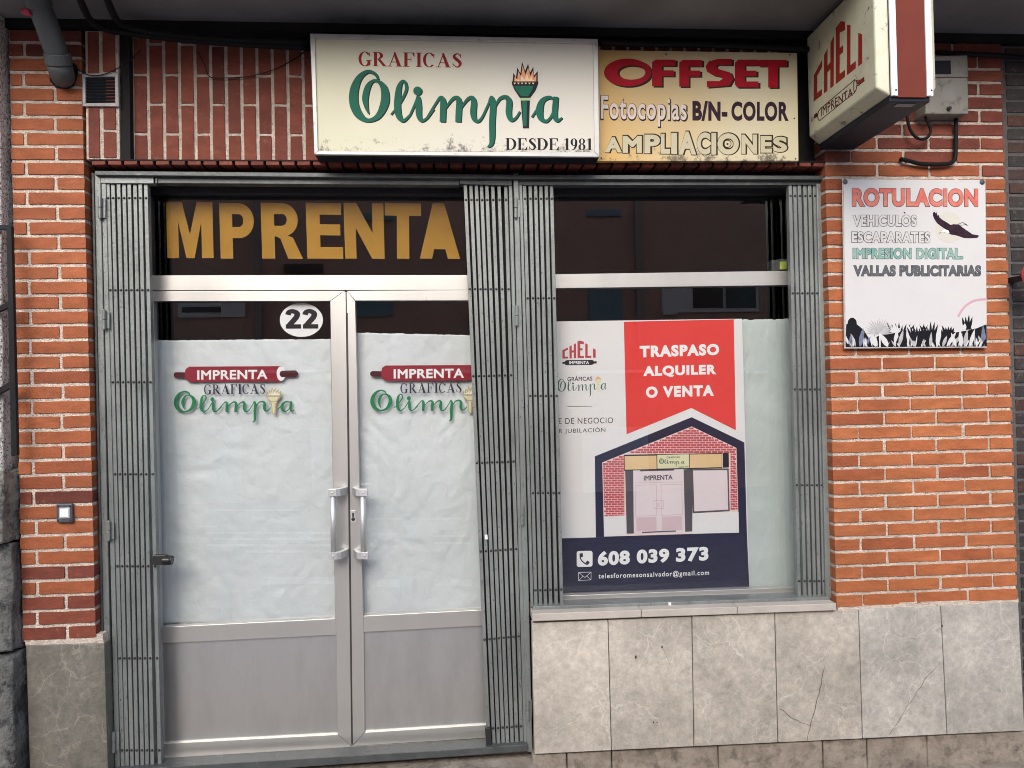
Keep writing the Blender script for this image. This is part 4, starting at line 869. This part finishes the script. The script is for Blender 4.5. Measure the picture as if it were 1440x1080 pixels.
for cx, cy, a0 in ((236, 735, -90), (236, 788, 0), (183, 790, 90), (183, 736, 180)):
    for k in range(6): t = math.radians(a0 + k * 18); rr.append(zp(cx + 11 * math.cos(t), cy + 11 * math.sin(t)))
ar.poly(rr); wl = ar.build('phone_lettering', M['white'], nv)
ar = Art(A0, .0024); ar.ribbon([(*zp(190, 742), 2.2), (*zp(188, 752), 1.7), (*zp(194, 768), 1.6), (*zp(206, 780), 1.7), (*zp(218, 787), 1.9), (*zp(226, 784), 2.2)]); ar.poly([zp(184, 738), zp(200, 734), zp(202, 752), zp(190, 755)]); ar.poly([zp(214, 778), zp(224, 770), zp(234, 780), zp(224, 791)]); ar.build('handset', M['navy'], nv)

# ------------------------------------------------------------------ the signs
def zs(x, y): return (420 + x / 3.2727, 20 + y / 3.2727)
YS = -.125
SG = thing('lightbox_sign', at(640, 220, YS), 'long cream lightbox sign with a green script name and torch over the door', 'sign')
FO = [zs(52, 88), zs(1377, 113), zs(1385, 657), zs(72, 645)]; FI = [zs(75, 110), zs(1355, 135), zs(1362, 634), zs(89, 629)]
a = MB(); a.slab(FI, YS + .008, .02); a.build('face', M['olimpia_face'], SG)
a = MB()
for i in range(4): j = (i + 1) % 4; a.slab([FO[i], FO[j], FI[j], FI[i]], YS, .018)
a.build('frame', M['vent'] if False else mat('weathered sign frame', (.46, .46, .45), .45, metal=.3, var=.15, vs=8, spots=[((.08, .08, .07), 20, .6, .7, .7)]), SG, bevel=.002)
a = MB(); a.slab(FO, YS + .019, .13); a.build('box', M['casing'], SG, bevel=.003)
A1 = PL(YS + .008)
ar = Art(A1); typeset(ar, 'GRAFICAS', [zs(274, 172), zs(752, 181), zs(752, 246), zs(274, 238)], SERIF, .03); ar.build('red_lettering', M['sign_red'], SG)
ar = Art(A1); typeset(ar, 'DESDE 1981', [zs(951, 570), zs(1352, 572), zs(1352, 626), zs(951, 625)], SERIF, .03); ar.build('black_lettering', M['ink'], SG)
ar = Art(A1); script_word(ar, zs, 1 / 3.2727, dx=5, dy=4); ar.build('script_shadow', M['ink'], SG)
ar = Art(A1, .0016); script_word(ar, zs, 1 / 3.2727, grow=1); ar.build('script_lettering', M['green_dark'], SG)
ar = Art(A1, .0022); torch(ar, zs, (0, 1, 2, 3, 4)); ar.build('torch', [M['green_dark'], mat('torch collar', (.30, .45, .22), .5), M['ink'], M['flame'], M['flame_pale']], SG)
# offset board
def zo(x, y): return (820 + x / 3.2727, y / 3.2727)
YO = -.035
OB = thing('copy_board', at(980, 226, YO), 'yellow and cream board listing OFFSET and copies beside the long lightbox', 'sign')
a = MB(); a.slab([zo(62, 230), zo(985, 243), zo(992, 740), zo(62, 742)], YO, .025); a.build('board', M['offset_face'], OB, bevel=.002)
A2 = PL(YO)
def offset_word(ar, dx, dy, g, mi=0):
    z = lambda x, y: zo(x + dx, y + dy)
    c0, c1 = z(204, 334), z(204, 334)
    cc = z(222, 335)
    ar.ring(*z(204, 334), ((108 + g) / 3.2727, (64 + g) / 3.2727), ((64 - g) / 3.2727, (33 - g) / 3.2727), 0, 360, mi, 48, ci=z(222, 334))
    for w, x0, x1, t0, b0, t1, b1 in (('F', 317, 425, 274, 397, 276, 397), ('F', 442, 547, 276, 399, 277, 399), ('S', 563, 690, 272, 402, 272, 402), ('E', 698, 806, 275, 402, 275, 402), ('T', 808, 936, 276, 403, 276, 403)):
        P = {'F': [[(0, 0), (.42, 0), (.42, .38), (.92, .38), (.92, .60), (.42, .60), (.42, .76), (1, .76), (1, 1), (.16, 1), (0, .9)]],
             'E': [[(.1, 0), (1, 0), (1, .21), (.42, .21), (.42, .40), (.92, .40), (.92, .60), (.42, .60), (.42, .79), (1, .79), (1, 1), (.14, 1), (0, .88), (0, .1)]],
             'T': [[(0, .76), (.34, .76), (.34, 0), (.68, 0), (.68, .76), (1, .76), (1, 1), (0, 1)]]}.get(w)
        s = ar.sub([z(x0 - g, t0 - g), z(x1 + g, t1 - g), z(x1 + g, b1 + g), z(x0 - g, b0 + g)])
        if P:
            for p in P: s.poly(p, mi)
        else:
            s.strip([(.95, 1), (.45, 1), (.12, .92), (0, .74), (.06, .55), (.30, .42), (.58, .36), (.62, .30), (.5, .22), (.05, .22)], [(.95, .78), (.5, .79), (.42, .78), (.38, .73), (.42, .66), (.62, .60), (.9, .52), (1, .30), (.86, .06), (.05, 0)], mi)
        ar.k = s.k
ar = Art(A2); offset_word(ar, 9, 5, 1.5); ar.build('lettering_shadow', M['shadow_ink'], OB)
ar = Art(A2, .0014); offset_word(ar, 0, 0, 0); ar.build('red_lettering', M['offset_red'], OB)
Q = [zo(82, 440), zo(476, 452), zo(476, 584), zo(82, 580)]
ar = Art(A2); ar.text('Fotocopias', [(x + .5, y + .5) for x, y in [zo(77, 436), zo(481, 448), zo(481, 590), zo(77, 586)]], .05, 1.12); ar.build('lettering_shadow', M['shadow_ink'], OB)
ar = Art(A2); ar.text('Fotocopias', Q, .02, 1.12, lift=.0009); ar.build('pale_lettering', M['pinkwhite'], OB)
ar = Art(A2); ar.text('B/N-', [zo(503, 463), zo(664, 468), zo(664, 558), zo(503, 556)], .05, 1.1); ar.text('COLOR', [zo(682, 467), zo(946, 468), zo(946, 558), zo(682, 556)], .045, 1.1); ar.build('dark_lettering', M['purple_ink'], OB)
AMP = [('A', 100, 178, 632, 702), ('M', 182, 270, 626, 704), ('P', 282, 353, 620, 706), ('L', 358, 400, 616, 708), ('I', 405, 432, 612, 710), ('A', 438, 520, 606, 712), ('C', 524, 585, 610, 712), ('I', 590, 612, 612, 712), ('O', 618, 716, 614, 712), ('N', 728, 800, 620, 708), ('E', 816, 868, 626, 703), ('S', 874, 938, 630, 700)]
for nm, wt, m, dx, dy, g, lf in (('lettering_shadow', .10, 'shadow_ink', 3, -1, 4.5, 0), ('cream_lettering', .05, 'cream_fill', 0, 0, 0, .0012)):
    ar = Art(A2)
    for ch, x0, x1, t, b in AMP: ar.text(ch, [zo(x0 - g + dx, t - g + dy), zo(x1 + g + dx, t - g + dy), zo(x1 + g + dx, b + g + dy), zo(x0 - g + dx, b + g + dy)], wt, 1.0, lift=lf)
    if lf == 0: pass
    ar.build(nm, M[m], OB)
ar = Art(A2, .0018); ar.ring(*zo(664, 662), (5.5, 5.5), (4.6, 4.6)); ar.ell(*zo(664, 663), 1.6, 1.2); ar.build('letter_mark', M['shadow_ink'], OB)
a = MB()
for p in (zo(84, 727), zo(978, 731), zo(972, 545), zo(952, 252), zo(382, 250)): a = MB(); a.dome(at(*p, YO - .0002), (0, -1, 0), .004, .002); a.build('screw', M['rivet'], OB)
# projecting lightbox
def zl(x, y): return (1110 + x / 4.3212, y / 4.3212)
XF = 3.236
PS = thing('projecting_sign', (3.33, -.02, 2.15), 'projecting lightbox with red lettering on its cream side and a red end panel', 'sign')
ZB2, ZT2, Y0, Y1 = 2.150, 2.665, -.592, -.012
def tray(x0, x1, face_sign):
    a = MB(); f = .028       # vacuum-formed tray: a raised face with sloping rim
    xs = (x0, x1) if face_sign < 0 else (x1, x0)
    pts = [Vector((xs[0], y, z)) for y, z in ((Y0 + f * .5, ZB2 + f + .02), (Y0 + f * .5, ZT2), (Y1 - .004, ZT2), (Y1 - .004, ZB2 + f + .02))]
    bk = [Vector((xs[1], y, z)) for y, z in ((Y0, ZB2 + .012), (Y0, ZT2), (Y1, ZT2), (Y1, ZB2 + .012))]
    a.add(pts + bk, [(0, 1, 2, 3), (7, 6, 5, 4), (0, 4, 5, 1), (1, 5, 6, 2), (2, 6, 7, 3), (3, 7, 4, 0)]); return a
tray(XF, XF + .050, -1).build('side_face', M['acrylic'], PS, bevel=.007, seg=3)
tray(XF + .215, XF + .247, 1).build('side_face', M['acrylic'], PS, bevel=.007, seg=3)
a = MB(); a.box(XF + .0505, XF + .2145, Y0 + .006, Y1, ZB2 - .010, ZT2); a.build('casing', M['casing'], PS, bevel=.003)
a = MB(); a.box(XF + .078, XF + .196, Y0 - .001, Y0 + .004, ZB2 + .006, ZT2); a.build('end_panel', M['sign_panel_red'], PS)
for x0, x1 in ((XF + .052, XF + .077), (XF + .197, XF + .222)):
    a = MB(); a.box(x0, x1, Y0 - .006, Y0 + .003, ZB2 + .010, ZT2); a.box(x0 + .004, x1 - .012, Y0 - .009, Y0 - .006, ZB2 + .010, ZT2); t = a.build('trim', M['trim'], PS, bevel=.0015)
    a = MB(); a.dome((x0 + .017, Y0 - .0065, ZB2 + .032), (0, -1, 0), .004, .003); a.build('screw', M['rivet'], t)
a = MB(); a.box(XF + .09, XF + .165, Y0 + .02, Y0 + .05, ZB2 - .013, ZB2 - .0102); a.build('cover_plate', M['meter'], PS)
A3 = PX(XF)
ar = Art(A3, .0004); s = ar.sub([zl(150, 285), zl(446, 0), zl(446, 382), zl(148, 618)])
for p in CHELI: s.poly(p)
ar.build('red_lettering', M['cheli_red'], PS)
ar = Art(A3); ow = 1.1
ar.line([zl(172, 700), zl(178, 676), zl(190, 660), zl(398, 484), zl(408, 490), zl(412, 512), zl(406, 545), zl(396, 562), zl(186, 732), zl(176, 728)], ow, 0, True)
ar.line([zl(398, 484), zl(392, 505), zl(392, 545), zl(396, 562)], ow)
ar.poly([zl(150, 698), zl(170, 682), zl(170, 708), zl(152, 722)]); ar.line([zl(412, 492), zl(420, 486), zl(426, 490), zl(452, 472), zl(454, 492), zl(428, 512), zl(420, 520), zl(412, 520)], ow, 0)
ar.text('IMPRENTA', [zl(192, 652), zl(384, 528), zl(386, 580), zl(194, 708)], .018, 1.05)
ar.build('pin_lettering', M['maroon_dark'], PS)
ar = Art(A3, .001); ar.poly([zl(414, 496), zl(424, 492), zl(450, 474), zl(453, 488), zl(428, 508), zl(414, 514)]); ar.build('pin_handle', M['cheli_red'], PS)

# panel on the right pier
def zr(x, y): return (1140 + x / 3.6, 220 + y / 3.6)
YR = -.022
RP = thing('wall_panel', at(1286, 489, YR), 'white lettered panel with an eagle and a strip of plants on the right pier', 'sign')
a = MB(); a.slab([zr(160, 115), zr(885, 118), zr(893, 968), zr(170, 972)], YR, .004); a.build('panel', M['panel_white'], RP, bevel=.001)
a = MB(); a.slab([zr(163, 120), zr(167, 120), zr(178, 968), zr(172, 970)], YR - .002, .0019); a.slab([zr(172, 967), zr(893, 963), zr(893, 968), zr(172, 972)], YR - .0025, .0024); a.build('edge_trim', M['vent'], RP)
a = MB()
for p in (zr(174, 128), zr(868, 130)): a = MB(); a.dome(at(*p, YR - .0002), (0, -1, 0), .013, .007, 12); a.build('fixing', M['gate_dark'], RP)
A4 = PL(YR)
def outlined(word, x0, x1, t0, b0, t1, b1, fill, wo=.06, wi=.02, sp=1.03):
    ar = Art(A4); ar.text(word, [zr(x0, t0), zr(x1, t1), zr(x1, b1), zr(x0, b0)], wo, sp); o = ar.build('outlined_lettering', M['rot_line'], RP)
    ar = Art(A4); ar.text(word, [zr(x0 + 2, t0 + 2.2), zr(x1 - 2, t1 + 2.2), zr(x1 - 2, b1 - 2.2), zr(x0 + 2, b0 - 2.2)], wi, sp, lift=.0008); ar.build('letter_fill', M[fill], o)
outlined('ROTULACION', 208, 848, 158, 256, 162, 257, 'rot_red', .075, .05, 1.1)
outlined('VEHICULOS', 211, 537, 295, 356, 295, 356, 'rot_white', .075, .035, 1.08)
outlined('ESCAPARATES', 206, 606, 379, 438, 380, 440, 'rot_white', .075, .035, 1.08)
outlined('IMPRESION DIGITAL.', 212, 773, 462, 520, 462, 522, 'rot_teal', .075, .045, 1.08)
outlined('VALLAS PUBLICITARIAS', 215, 863, 550, 608, 550, 608, 'rot_grey', .075, .045, 1.08)
ar = Art(A4); ar.poly([zr(472, 280), zr(480, 284), zr(478, 290), zr(470, 287)]); ar.build('accent_mark', M['rot_line'], RP)
ar = Art(A4); ar.ell(*zr(700, 330), 15.5, 13.5, 0); ar.ell(*zr(705, 375), 20, 17, 0); ar.build('printed_sun', M['sun_print'], RP)
ar = Art(A4, .0012)
ar.poly([zr(*p) for p in [(619, 284), (626, 280), (633, 289), (636, 282), (642, 300), (648, 296), (652, 310), (668, 322), (690, 335), (708, 347), (722, 343), (750, 345), (768, 360), (792, 376), (818, 394), (854, 401), (842, 412), (806, 414), (778, 413), (750, 404), (730, 398), (712, 396), (700, 390), (700, 376), (684, 370), (660, 354), (640, 338), (626, 318), (619, 300)]])
eg = ar.build('printed_eagle', M['purple_ink'], RP)
ar = Art(A4, .0018); ar.poly([zr(*p) for p in [(702, 386), (692, 373), (676, 369), (664, 374), (657, 385), (665, 381), (677, 383), (690, 388)]]); ar.build('eagle_head', M['white'], eg)
ar = Art(A4, .0012); ar.line([zr(744, 344), zr(770, 334), zr(790, 346)], .5); ar.line([zr(752, 350), zr(782, 345), zr(796, 352)], .4); ar.ell(*zr(664, 374), .6, .6, 0, 8); ar.line([zr(657, 383), zr(652, 392)], .6); ar.build('fine_lines', M['rot_line'], RP)
ar = Art(A4); arc = [(746, 812), (764, 780), (790, 752), (830, 730), (893, 722)]; ar.ribbon([(*zr(x, y), 3.4) for x, y in arc]); ar.build('printed_arc', M['arc_print'], RP)
# plant strip
random.seed(11); ar = Art(A4, .0004)
ar.poly([zr(176, 966), zr(180, 850), zr(200, 842), zr(235, 850), zr(270, 880), zr(300, 930), zr(360, 900), zr(400, 880), zr(440, 900), zr(500, 870), zr(540, 900), zr(580, 880), zr(640, 890), zr(690, 880), zr(740, 890), zr(800, 880), zr(840, 870), zr(890, 850), zr(892, 962)], 0)
ar.ell(*zr(210, 845), 6.5, 8, 0, 20)
def leaf(x, y, ang, L, w, mi):
    c, s_ = math.cos(ang), math.sin(ang); P = []
    for t, k in ((0, .25), (.2, .8), (.45, 1), (.75, .62), (1, 0), (.75, -.62), (.45, -1), (.2, -.8), (0, -.25)): P.append(zr(x + c * t * L - s_ * k * w, y + s_ * t * L + c * k * w))
    ar.poly(P, mi)
for cx, cy, n, L, mi, spread in ((450, 930, 11, 92, 0, 1.5), (610, 925, 11, 78, 0, 1.6), (700, 910, 5, 60, 0, .8), (795, 880, 4, 74, 0, .6), (540, 935, 7, 80, 0, .9), (838, 930, 6, 70, 0, .9)):
    for k in range(n): leaf(cx + (k - n / 2) * 6, cy, -math.pi / 2 + (k - (n - 1) / 2) * spread / n * 1.1, L * random.uniform(.75, 1.15), 7, mi)
ar2k = ar.k
for k in range(17):                      # pale fan palm
    t = math.pi + math.pi * (k + .5) / 17; leaf(350, 900, t, 82 * random.uniform(.9, 1.05), 4.5, 2)
ar.poly([zr(345, 895), zr(355, 895), zr(354, 965), zr(347, 965)], 1)
for x, y, ang, L, w, mi in ((330, 962, -1.9, 70, 15, 1), (390, 962, -2.1, 76, 14, 1), (430, 960, -1.5, 84, 12, 1), (445, 962, -1.3, 90, 10, 2), (505, 960, -1.7, 118, 15, 1), (525, 962, -1.9, 80, 11, 2), (605, 962, -1.5, 74, 8, 2), (640, 962, -1.45, 128, 13, 1), (668, 962, -1.2, 60, 9, 2), (690, 960, -1.0, 88, 10, 1), (712, 962, -.85, 86, 9, 2), (735, 962, -1.9, 74, 10, 1), (762, 962, -1.65, 84, 12, 1), (778, 962, -1.4, 88, 11, 2), (806, 962, -1.3, 92, 10, 1), (838, 962, -1.75, 86, 10, 2), (862, 962, -1.5, 70, 9, 1), (250, 962, -1.4, 96, 12, 3), (225, 962, -1.9, 70, 10, 2), (200, 962, -1.5, 64, 8, 3), (272, 962, -1.0, 60, 9, 3), (190, 950, -1.9, 50, 6, 1), (876, 962, -1.6, 110, 12, 3), (870, 955, -2.0, 54, 8, 2)):
    leaf(x, y, ang, L, w, mi)
for k in range(60):
    leaf(random.uniform(195, 868), 963, -math.pi / 2 + random.uniform(-.7, .7), random.uniform(22, 62), random.uniform(2.5, 6), random.choice((1, 1, 2, 0, 0)))
for x, y in ((428, 890), (780, 880)):    # two white lotus flowers
    for k in range(7): leaf(x, y, -math.pi / 2 + (k - 3) * .42, 36 - abs(k - 3) * 2, 8, 1)
ar.build('plant_strip', [M['ink'], M['panel_white'], M['leaf_grey'], M['leaf_blue']], RP)

# ------------------------------------------------------------------ small fittings on the wall
V = thing('vent_grille', at(141, 150, 0), 'small square metal vent grille in the left brick pier', 'vent')
a = MB(); o = [(115.5, 103.5), (166, 102.5), (167, 149.5), (116, 149)]; i_ = [(119.8, 108), (161.5, 107.5), (162, 144.5), (120.2, 144.8)]
for k in range(4): j = (k + 1) % 4; a.slab([o[k], o[j], i_[j], i_[k]], -.012, .014)
a.build('frame', M['vent'], V, bevel=.0015)
a = MB(); a.slab(i_, -.0002, .001); a.build('backing', M['black'], V)
a = MB()
for k in range(8): a = MB(); y = 110 + k * 4.5; p, q = at(120.5, y, -.008), at(161.8, y, -.008); a.prism([p, q, q + Vector((0, .006, -.006)), p + Vector((0, .006, -.006))], Vector((0, .001, .001))); a.build('louvre', M['casing'], V)
DP = thing('drain_pipe', at(90, 112, -.05), 'dark grey drain pipe elbow running from the soffit into the left pier', 'pipe')
pts = [at(44, -24, -.30), at(52, 0, -.235), at(66, 36, -.17), at(78, 70, -.115), at(83, 88, -.085)]
a = MB(); a.tube(pts, .046, 24); a.build('pipe', M['plastic_dark'], DP, smooth=True)
a = MB(); p, q = at(80, 75, -.105), at(83.5, 91, -.082); a.tube([p, q], .0525, 24); a.build('collar', M['plastic_dark'], DP, bevel=.003); a = MB(); p, q = at(50, -6, -.25), at(55, 9, -.225); a.tube([p, q], .0515, 24); a.build('collar', M['plastic_dark'], DP, bevel=.003)
a = MB(); a.tube([at(83, 88, -.085), at(85.5, 98, -.068), at(87.5, 105, -.045), at(89, 108, -.01), at(90, 109, .05)], [.049, .049, .048, .047, .046], 24); a.build('elbow', M['plastic_dark'], DP, smooth=True)
hole = MB(); hole.slab([(69, 98), (78, 86), (98, 84), (108, 92), (109, 106), (104, 120), (92, 125), (78, 123), (70, 114)], -.0045, .006); hole.build('wall_hole', M['black'], DP)
a = MB(); P = at(38, 17, -.24); a.box(P.x - .02, P.x + .014, P.y - .01, P.y + .01, P.z - .012, P.z + .012, j=.003); tag(a.build('tape_tag', M['tag_pink'], None, bevel=.002), 'crimson tape tag stuck on the drain pipe', 'tag')
DB = thing('door_bell', at(90, 736, 0), 'square bell push with a white button on the left pier', 'door bell')
a = MB(); a.slab([(78.5, 708.5), (101.5, 708), (102, 735), (79, 735.5)], -.016, .018); a.build('plate', mat('mottled dark plastic', (.06, .07, .085), .45, var=.3, vs=60, spots=[((.3, .32, .34), 90, .6, .7, .6)]), DB, bevel=.005)
a = MB(); a.slab([(84.2, 715.6), (96.2, 715.2), (96.4, 727.2), (84.4, 727.6)], -.021, .006); a.build('button', M['white'], DB, bevel=.0015)
a = MB(); a.slab([(82.6, 714), (97.8, 713.6), (98, 728.8), (82.8, 729.2)], -.0185, .003); a.build('button_rim', M['vent'], DB, bevel=.001)
a = MB()
for p in ((81.5, 712), (98.5, 711.5), (99, 731.5), (82, 732)): a = MB(); a.dome(at(*p, -.0162), (0, -1, 0), .0045, .002); a.build('screw', M['rivet'], DB)
# meter box
MX = thing('meter_box', at(1335, 162, 0), 'weathered grey electric box on the right pier behind the projecting sign', 'meter box')
a = MB(); a.slab([zl(846, 340), zl(1083, 334), zl(1088, 470), zl(846, 470)], -.075, .08); a.build('upper_case', M['meter'], MX, bevel=.004)
a = MB(); a.slab([zl(846, 472), zl(1086, 471), zl(1091, 692), zl(825, 692)], -.085, .09); a.build('lower_cover', M['meter'], MX, bevel=.005)
a = MB(); a.slab([zl(860, 368), zl(982, 366), zl(984, 450), zl(860, 452)], -.0765, .004); a.build('window', M['casing'], MX, bevel=.002)
a = MB(); p = at(*zl(966, 662), -.085); a.tube([p, p + Vector((0, -.012, 0))], .0095, 14); a.tube([p + Vector((0, -.012, 0)), p + Vector((0, -.016, 0))], .005, 10); a.build('knob', M['rivet'], MX)
def cable(name, label, pts, r, m=M['rubber'], cat='cable', sub=6):
    out = []; n = len(pts)
    for i in range(n - 1):
        p0, p1, p2, p3 = pts[max(i - 1, 0)], pts[i], pts[i + 1], pts[min(i + 2, n - 1)]
        for k in range(sub + (1 if i == n - 2 else 0)):
            t = k / sub; out.append(.5 * (2 * p1 + (p2 - p0) * t + (2 * p0 - 5 * p1 + 4 * p2 - p3) * t * t + (3 * p1 - p0 - 3 * p2 + p3) * t ** 3))
    a = MB(); a.tube(out, r, 10); return tag(a.build(name, m, None, smooth=True), label, cat)
cable('conduit', 'black conduit bending below the grey meter box to a hole in the brick', [at(*zl(x, y), Y) for x, y, Y in ((1014, 690, -.03), (1012, 800, -.022), (1010, 920, -.022), (1004, 968, -.022), (975, 992, -.022), (900, 1000, -.022), (800, 996, -.022), (720, 976, -.022), (686, 968, -.018), (684, 966, .03))], .0095, cat='conduit')
cable('power_cable', 'black cable loop hanging between the projecting sign and the grey meter box', [at(*zl(x, y), Y) for x, y, Y in ((712, 690, -.05), (728, 770, -.05), (755, 820, -.05), (795, 846, -.05), (838, 836, -.05), (858, 800, -.05), (850, 760, -.05), (830, 720, -.05), (820, 680, -.05))], .0068)
cable('thin_wire', 'thin black wire sagging from the drain pipe over the vent grille', [at(x, y, Y) for x, y, Y in ((98, 86, -.03), (112, 99, -.02), (128, 106, -.016), (146, 104.5, -.018), (166, 96, -.02), (182, 85, -.02), (198, 70, -.02))], .0022)
cable('thin_wire', 'thin black wire sagging across the upright bricks left of the lightbox sign', [at(x, y, .035) for x, y in ((278, 72), (288, 92), (295, 108), (320, 109.5), (352, 107), (385, 98), (412, 84), (428, 73))], .0022)
cable('thick_cable', 'thick black cable curving along the soffit above the vent grille', [at(x, y, Y) for x, y, Y in ((108, -14, -.33), (118, 12, -.25), (130, 31, -.16), (152, 42, -.10), (185, 47, -.06), (240, 54, -.045), (320, 61, -.04), (436, 67, -.04))], .014)
cable('thick_cable', 'thick black cable dropping steeply from the soffit right of the curving cable', [at(x, y, Y) for x, y, Y in ((146, -14, -.34), (156, 12, -.25), (166, 30, -.16), (182, 38, -.10), (220, 46, -.06), (300, 54, -.05), (436, 60, -.05))], .014)
cable('thick_cable', 'bundle of black cable along the top of the wall above the yellow board', [at(x, y, -.03) for x, y in ((842, 60), (900, 62), (980, 63), (1060, 66), (1140, 70), (1250, 76))], .014)
cable('thick_cable', 'black cable along the top of the right pier beside the meter box', [at(x, y, -.03) for x, y in ((1318, 74), (1360, 76), (1400, 78), (1470, 83))], .012)

# ------------------------------------------------------------------ neighbours on either side
def rough_block(name, x0, x1, y0, y1, z0, z1, m, amp, n=26, sc=9.0, seed=0, parent=None):
    bm = bmesh.new(); bmesh.ops.create_cube(bm, size=1)
    bmesh.ops.subdivide_edges(bm, edges=bm.edges[:], cuts=n, use_grid_fill=True)
    for v in bm.verts:
        c = v.co; p = Vector((x0 + (c.x + .5) * (x1 - x0), y0 + (c.y + .5) * (y1 - y0), z0 + (c.z + .5) * (z1 - z0)))
        q = p * sc + Vector((seed, 0, 0)); d = noise.noise(q) * .6 + noise.noise(q * 2.7) * .3 + noise.noise(q * 7) * .15
        v.co = p + Vector((c.x, c.y, c.z)).normalized() * d * amp
    me = bpy.data.meshes.new(name); bm.to_mesh(me); bm.free(); me.materials.append(m)
    me.polygons.foreach_set('use_smooth', [True] * len(me.polygons))
    o = bpy.data.objects.new(name, me); COL.objects.link(o)
    if parent: o.parent = parent; o.matrix_parent_inverse = Matrix.Translation(-parent.location)
    return o
NB = thing('neighbour_wall', (-1, .2, -.7), 'rough grey rendered wall standing on dark granite blocks at the left edge', 'wall')
rough_block('render_coat', -2.6, -.353, -.05, .5, .72, 3.4, M['plaster'], .012, 50, 14, 2, NB)
rough_block('stone_block', -2.6, -.325, -.10, .5, .44, .745, M['granite_pale'], .04, 40, 7, 5, NB)
rough_block('stone_block', -2.6, -.318, -.06, .5, -.02, .435, M['granite'], .04, 40, 6, 9, NB)
rough_block('stone_block', -2.6, -.310, -.07, .5, -.85, -.03, M['granite'], .04, 40, 6, 13, NB)
RL = thing('metal_railing', at(20, 640, -.09), 'black iron stair railing in front of the rough grey wall', 'railing')
a = MB(); a.slab([(8.5, 318), (16, 318), (24, 640), (15.5, 642)], -.085, .02); a.build('post', M['rail_black'], RL, bevel=.002)
a = MB(); a.slab([(-270, 305), (-260, 305), (-252, 700), (-262, 700)], -.085, .02); a.build('post', M['rail_black'], RL, bevel=.002)
for q in ([(-260, 308), (14, 316.5), (14, 323), (-260, 315)], [(-260, 541), (17, 422), (18, 430), (-260, 550)], [(-260, 682), (19, 534), (20, 543), (-260, 694)]):
    a = MB(); a.slab(q, -.083, .017); a.build('rail', M['rail_black'], RL, bevel=.0015)
NW = thing('neighbour_brick_wall', (5, 0, -.6), 'dark brick wall of the next building at the right edge', 'wall')
pb = MB()
for i in range(-12, 41):
    z0, z1 = i * CP + .012 - .02, (i + 1) * CP - .002 - .02
    x = 4.236 - (0 if i % 2 else .11)
    while x < 5.6:
        a_, b_ = max(x, 4.236), x + .235
        if b_ - a_ > .03: pb.box(a_, b_, .012 + random.uniform(-.002, .002), .1, z0, min(z1, 2.65), j=.0015)
        x += .25
nbw = pb.build('bricks', M['brick_dark'], NW, bevel=.0025)
a = MB(); a.box(4.211, 5.7, .0165, .098, -.8, 2.655); a.build('mortar', M['mortar_grey'], NW)
a = MB(); c = at(1461, 386, -.16); a.tube([c, c + Vector((0, .02, 0))], .070, 40); ds = a.build('round_sign', M['disc_red'], None, bevel=.003); tag(ds, 'edge of a round red sign on the dark brick wall', 'sign')
a = MB(); a.box(c.x - .012, c.x + .012, -.14, .02, c.z - .012, c.z + .012); a.build('bracket', M['rail_black'], ds)

# ------------------------------------------------------------------ the building across the street, seen in the panes
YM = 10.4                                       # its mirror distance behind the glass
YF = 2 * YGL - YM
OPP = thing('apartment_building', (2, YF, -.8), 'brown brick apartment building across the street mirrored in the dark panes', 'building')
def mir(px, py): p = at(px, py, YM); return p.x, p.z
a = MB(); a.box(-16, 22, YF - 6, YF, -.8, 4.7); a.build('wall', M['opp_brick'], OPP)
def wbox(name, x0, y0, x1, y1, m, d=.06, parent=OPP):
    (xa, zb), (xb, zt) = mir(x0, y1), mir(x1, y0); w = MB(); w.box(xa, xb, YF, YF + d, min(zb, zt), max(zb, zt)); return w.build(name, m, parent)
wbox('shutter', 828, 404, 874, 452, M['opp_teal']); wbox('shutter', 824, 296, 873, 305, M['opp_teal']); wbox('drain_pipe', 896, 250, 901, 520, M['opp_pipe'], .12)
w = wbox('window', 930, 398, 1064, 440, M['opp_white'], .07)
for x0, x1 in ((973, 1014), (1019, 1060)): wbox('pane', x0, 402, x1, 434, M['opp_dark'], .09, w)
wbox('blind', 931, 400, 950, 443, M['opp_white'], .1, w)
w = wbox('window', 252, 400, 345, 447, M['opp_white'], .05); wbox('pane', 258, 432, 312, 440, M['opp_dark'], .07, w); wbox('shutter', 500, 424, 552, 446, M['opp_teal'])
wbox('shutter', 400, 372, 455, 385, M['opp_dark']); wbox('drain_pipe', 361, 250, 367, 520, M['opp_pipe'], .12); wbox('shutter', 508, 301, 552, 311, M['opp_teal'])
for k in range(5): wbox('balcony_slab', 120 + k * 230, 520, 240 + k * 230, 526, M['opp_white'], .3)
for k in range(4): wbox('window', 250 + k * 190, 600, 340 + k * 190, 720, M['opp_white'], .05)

# painted crossing on the road, mirrored by the panes in front of the paper
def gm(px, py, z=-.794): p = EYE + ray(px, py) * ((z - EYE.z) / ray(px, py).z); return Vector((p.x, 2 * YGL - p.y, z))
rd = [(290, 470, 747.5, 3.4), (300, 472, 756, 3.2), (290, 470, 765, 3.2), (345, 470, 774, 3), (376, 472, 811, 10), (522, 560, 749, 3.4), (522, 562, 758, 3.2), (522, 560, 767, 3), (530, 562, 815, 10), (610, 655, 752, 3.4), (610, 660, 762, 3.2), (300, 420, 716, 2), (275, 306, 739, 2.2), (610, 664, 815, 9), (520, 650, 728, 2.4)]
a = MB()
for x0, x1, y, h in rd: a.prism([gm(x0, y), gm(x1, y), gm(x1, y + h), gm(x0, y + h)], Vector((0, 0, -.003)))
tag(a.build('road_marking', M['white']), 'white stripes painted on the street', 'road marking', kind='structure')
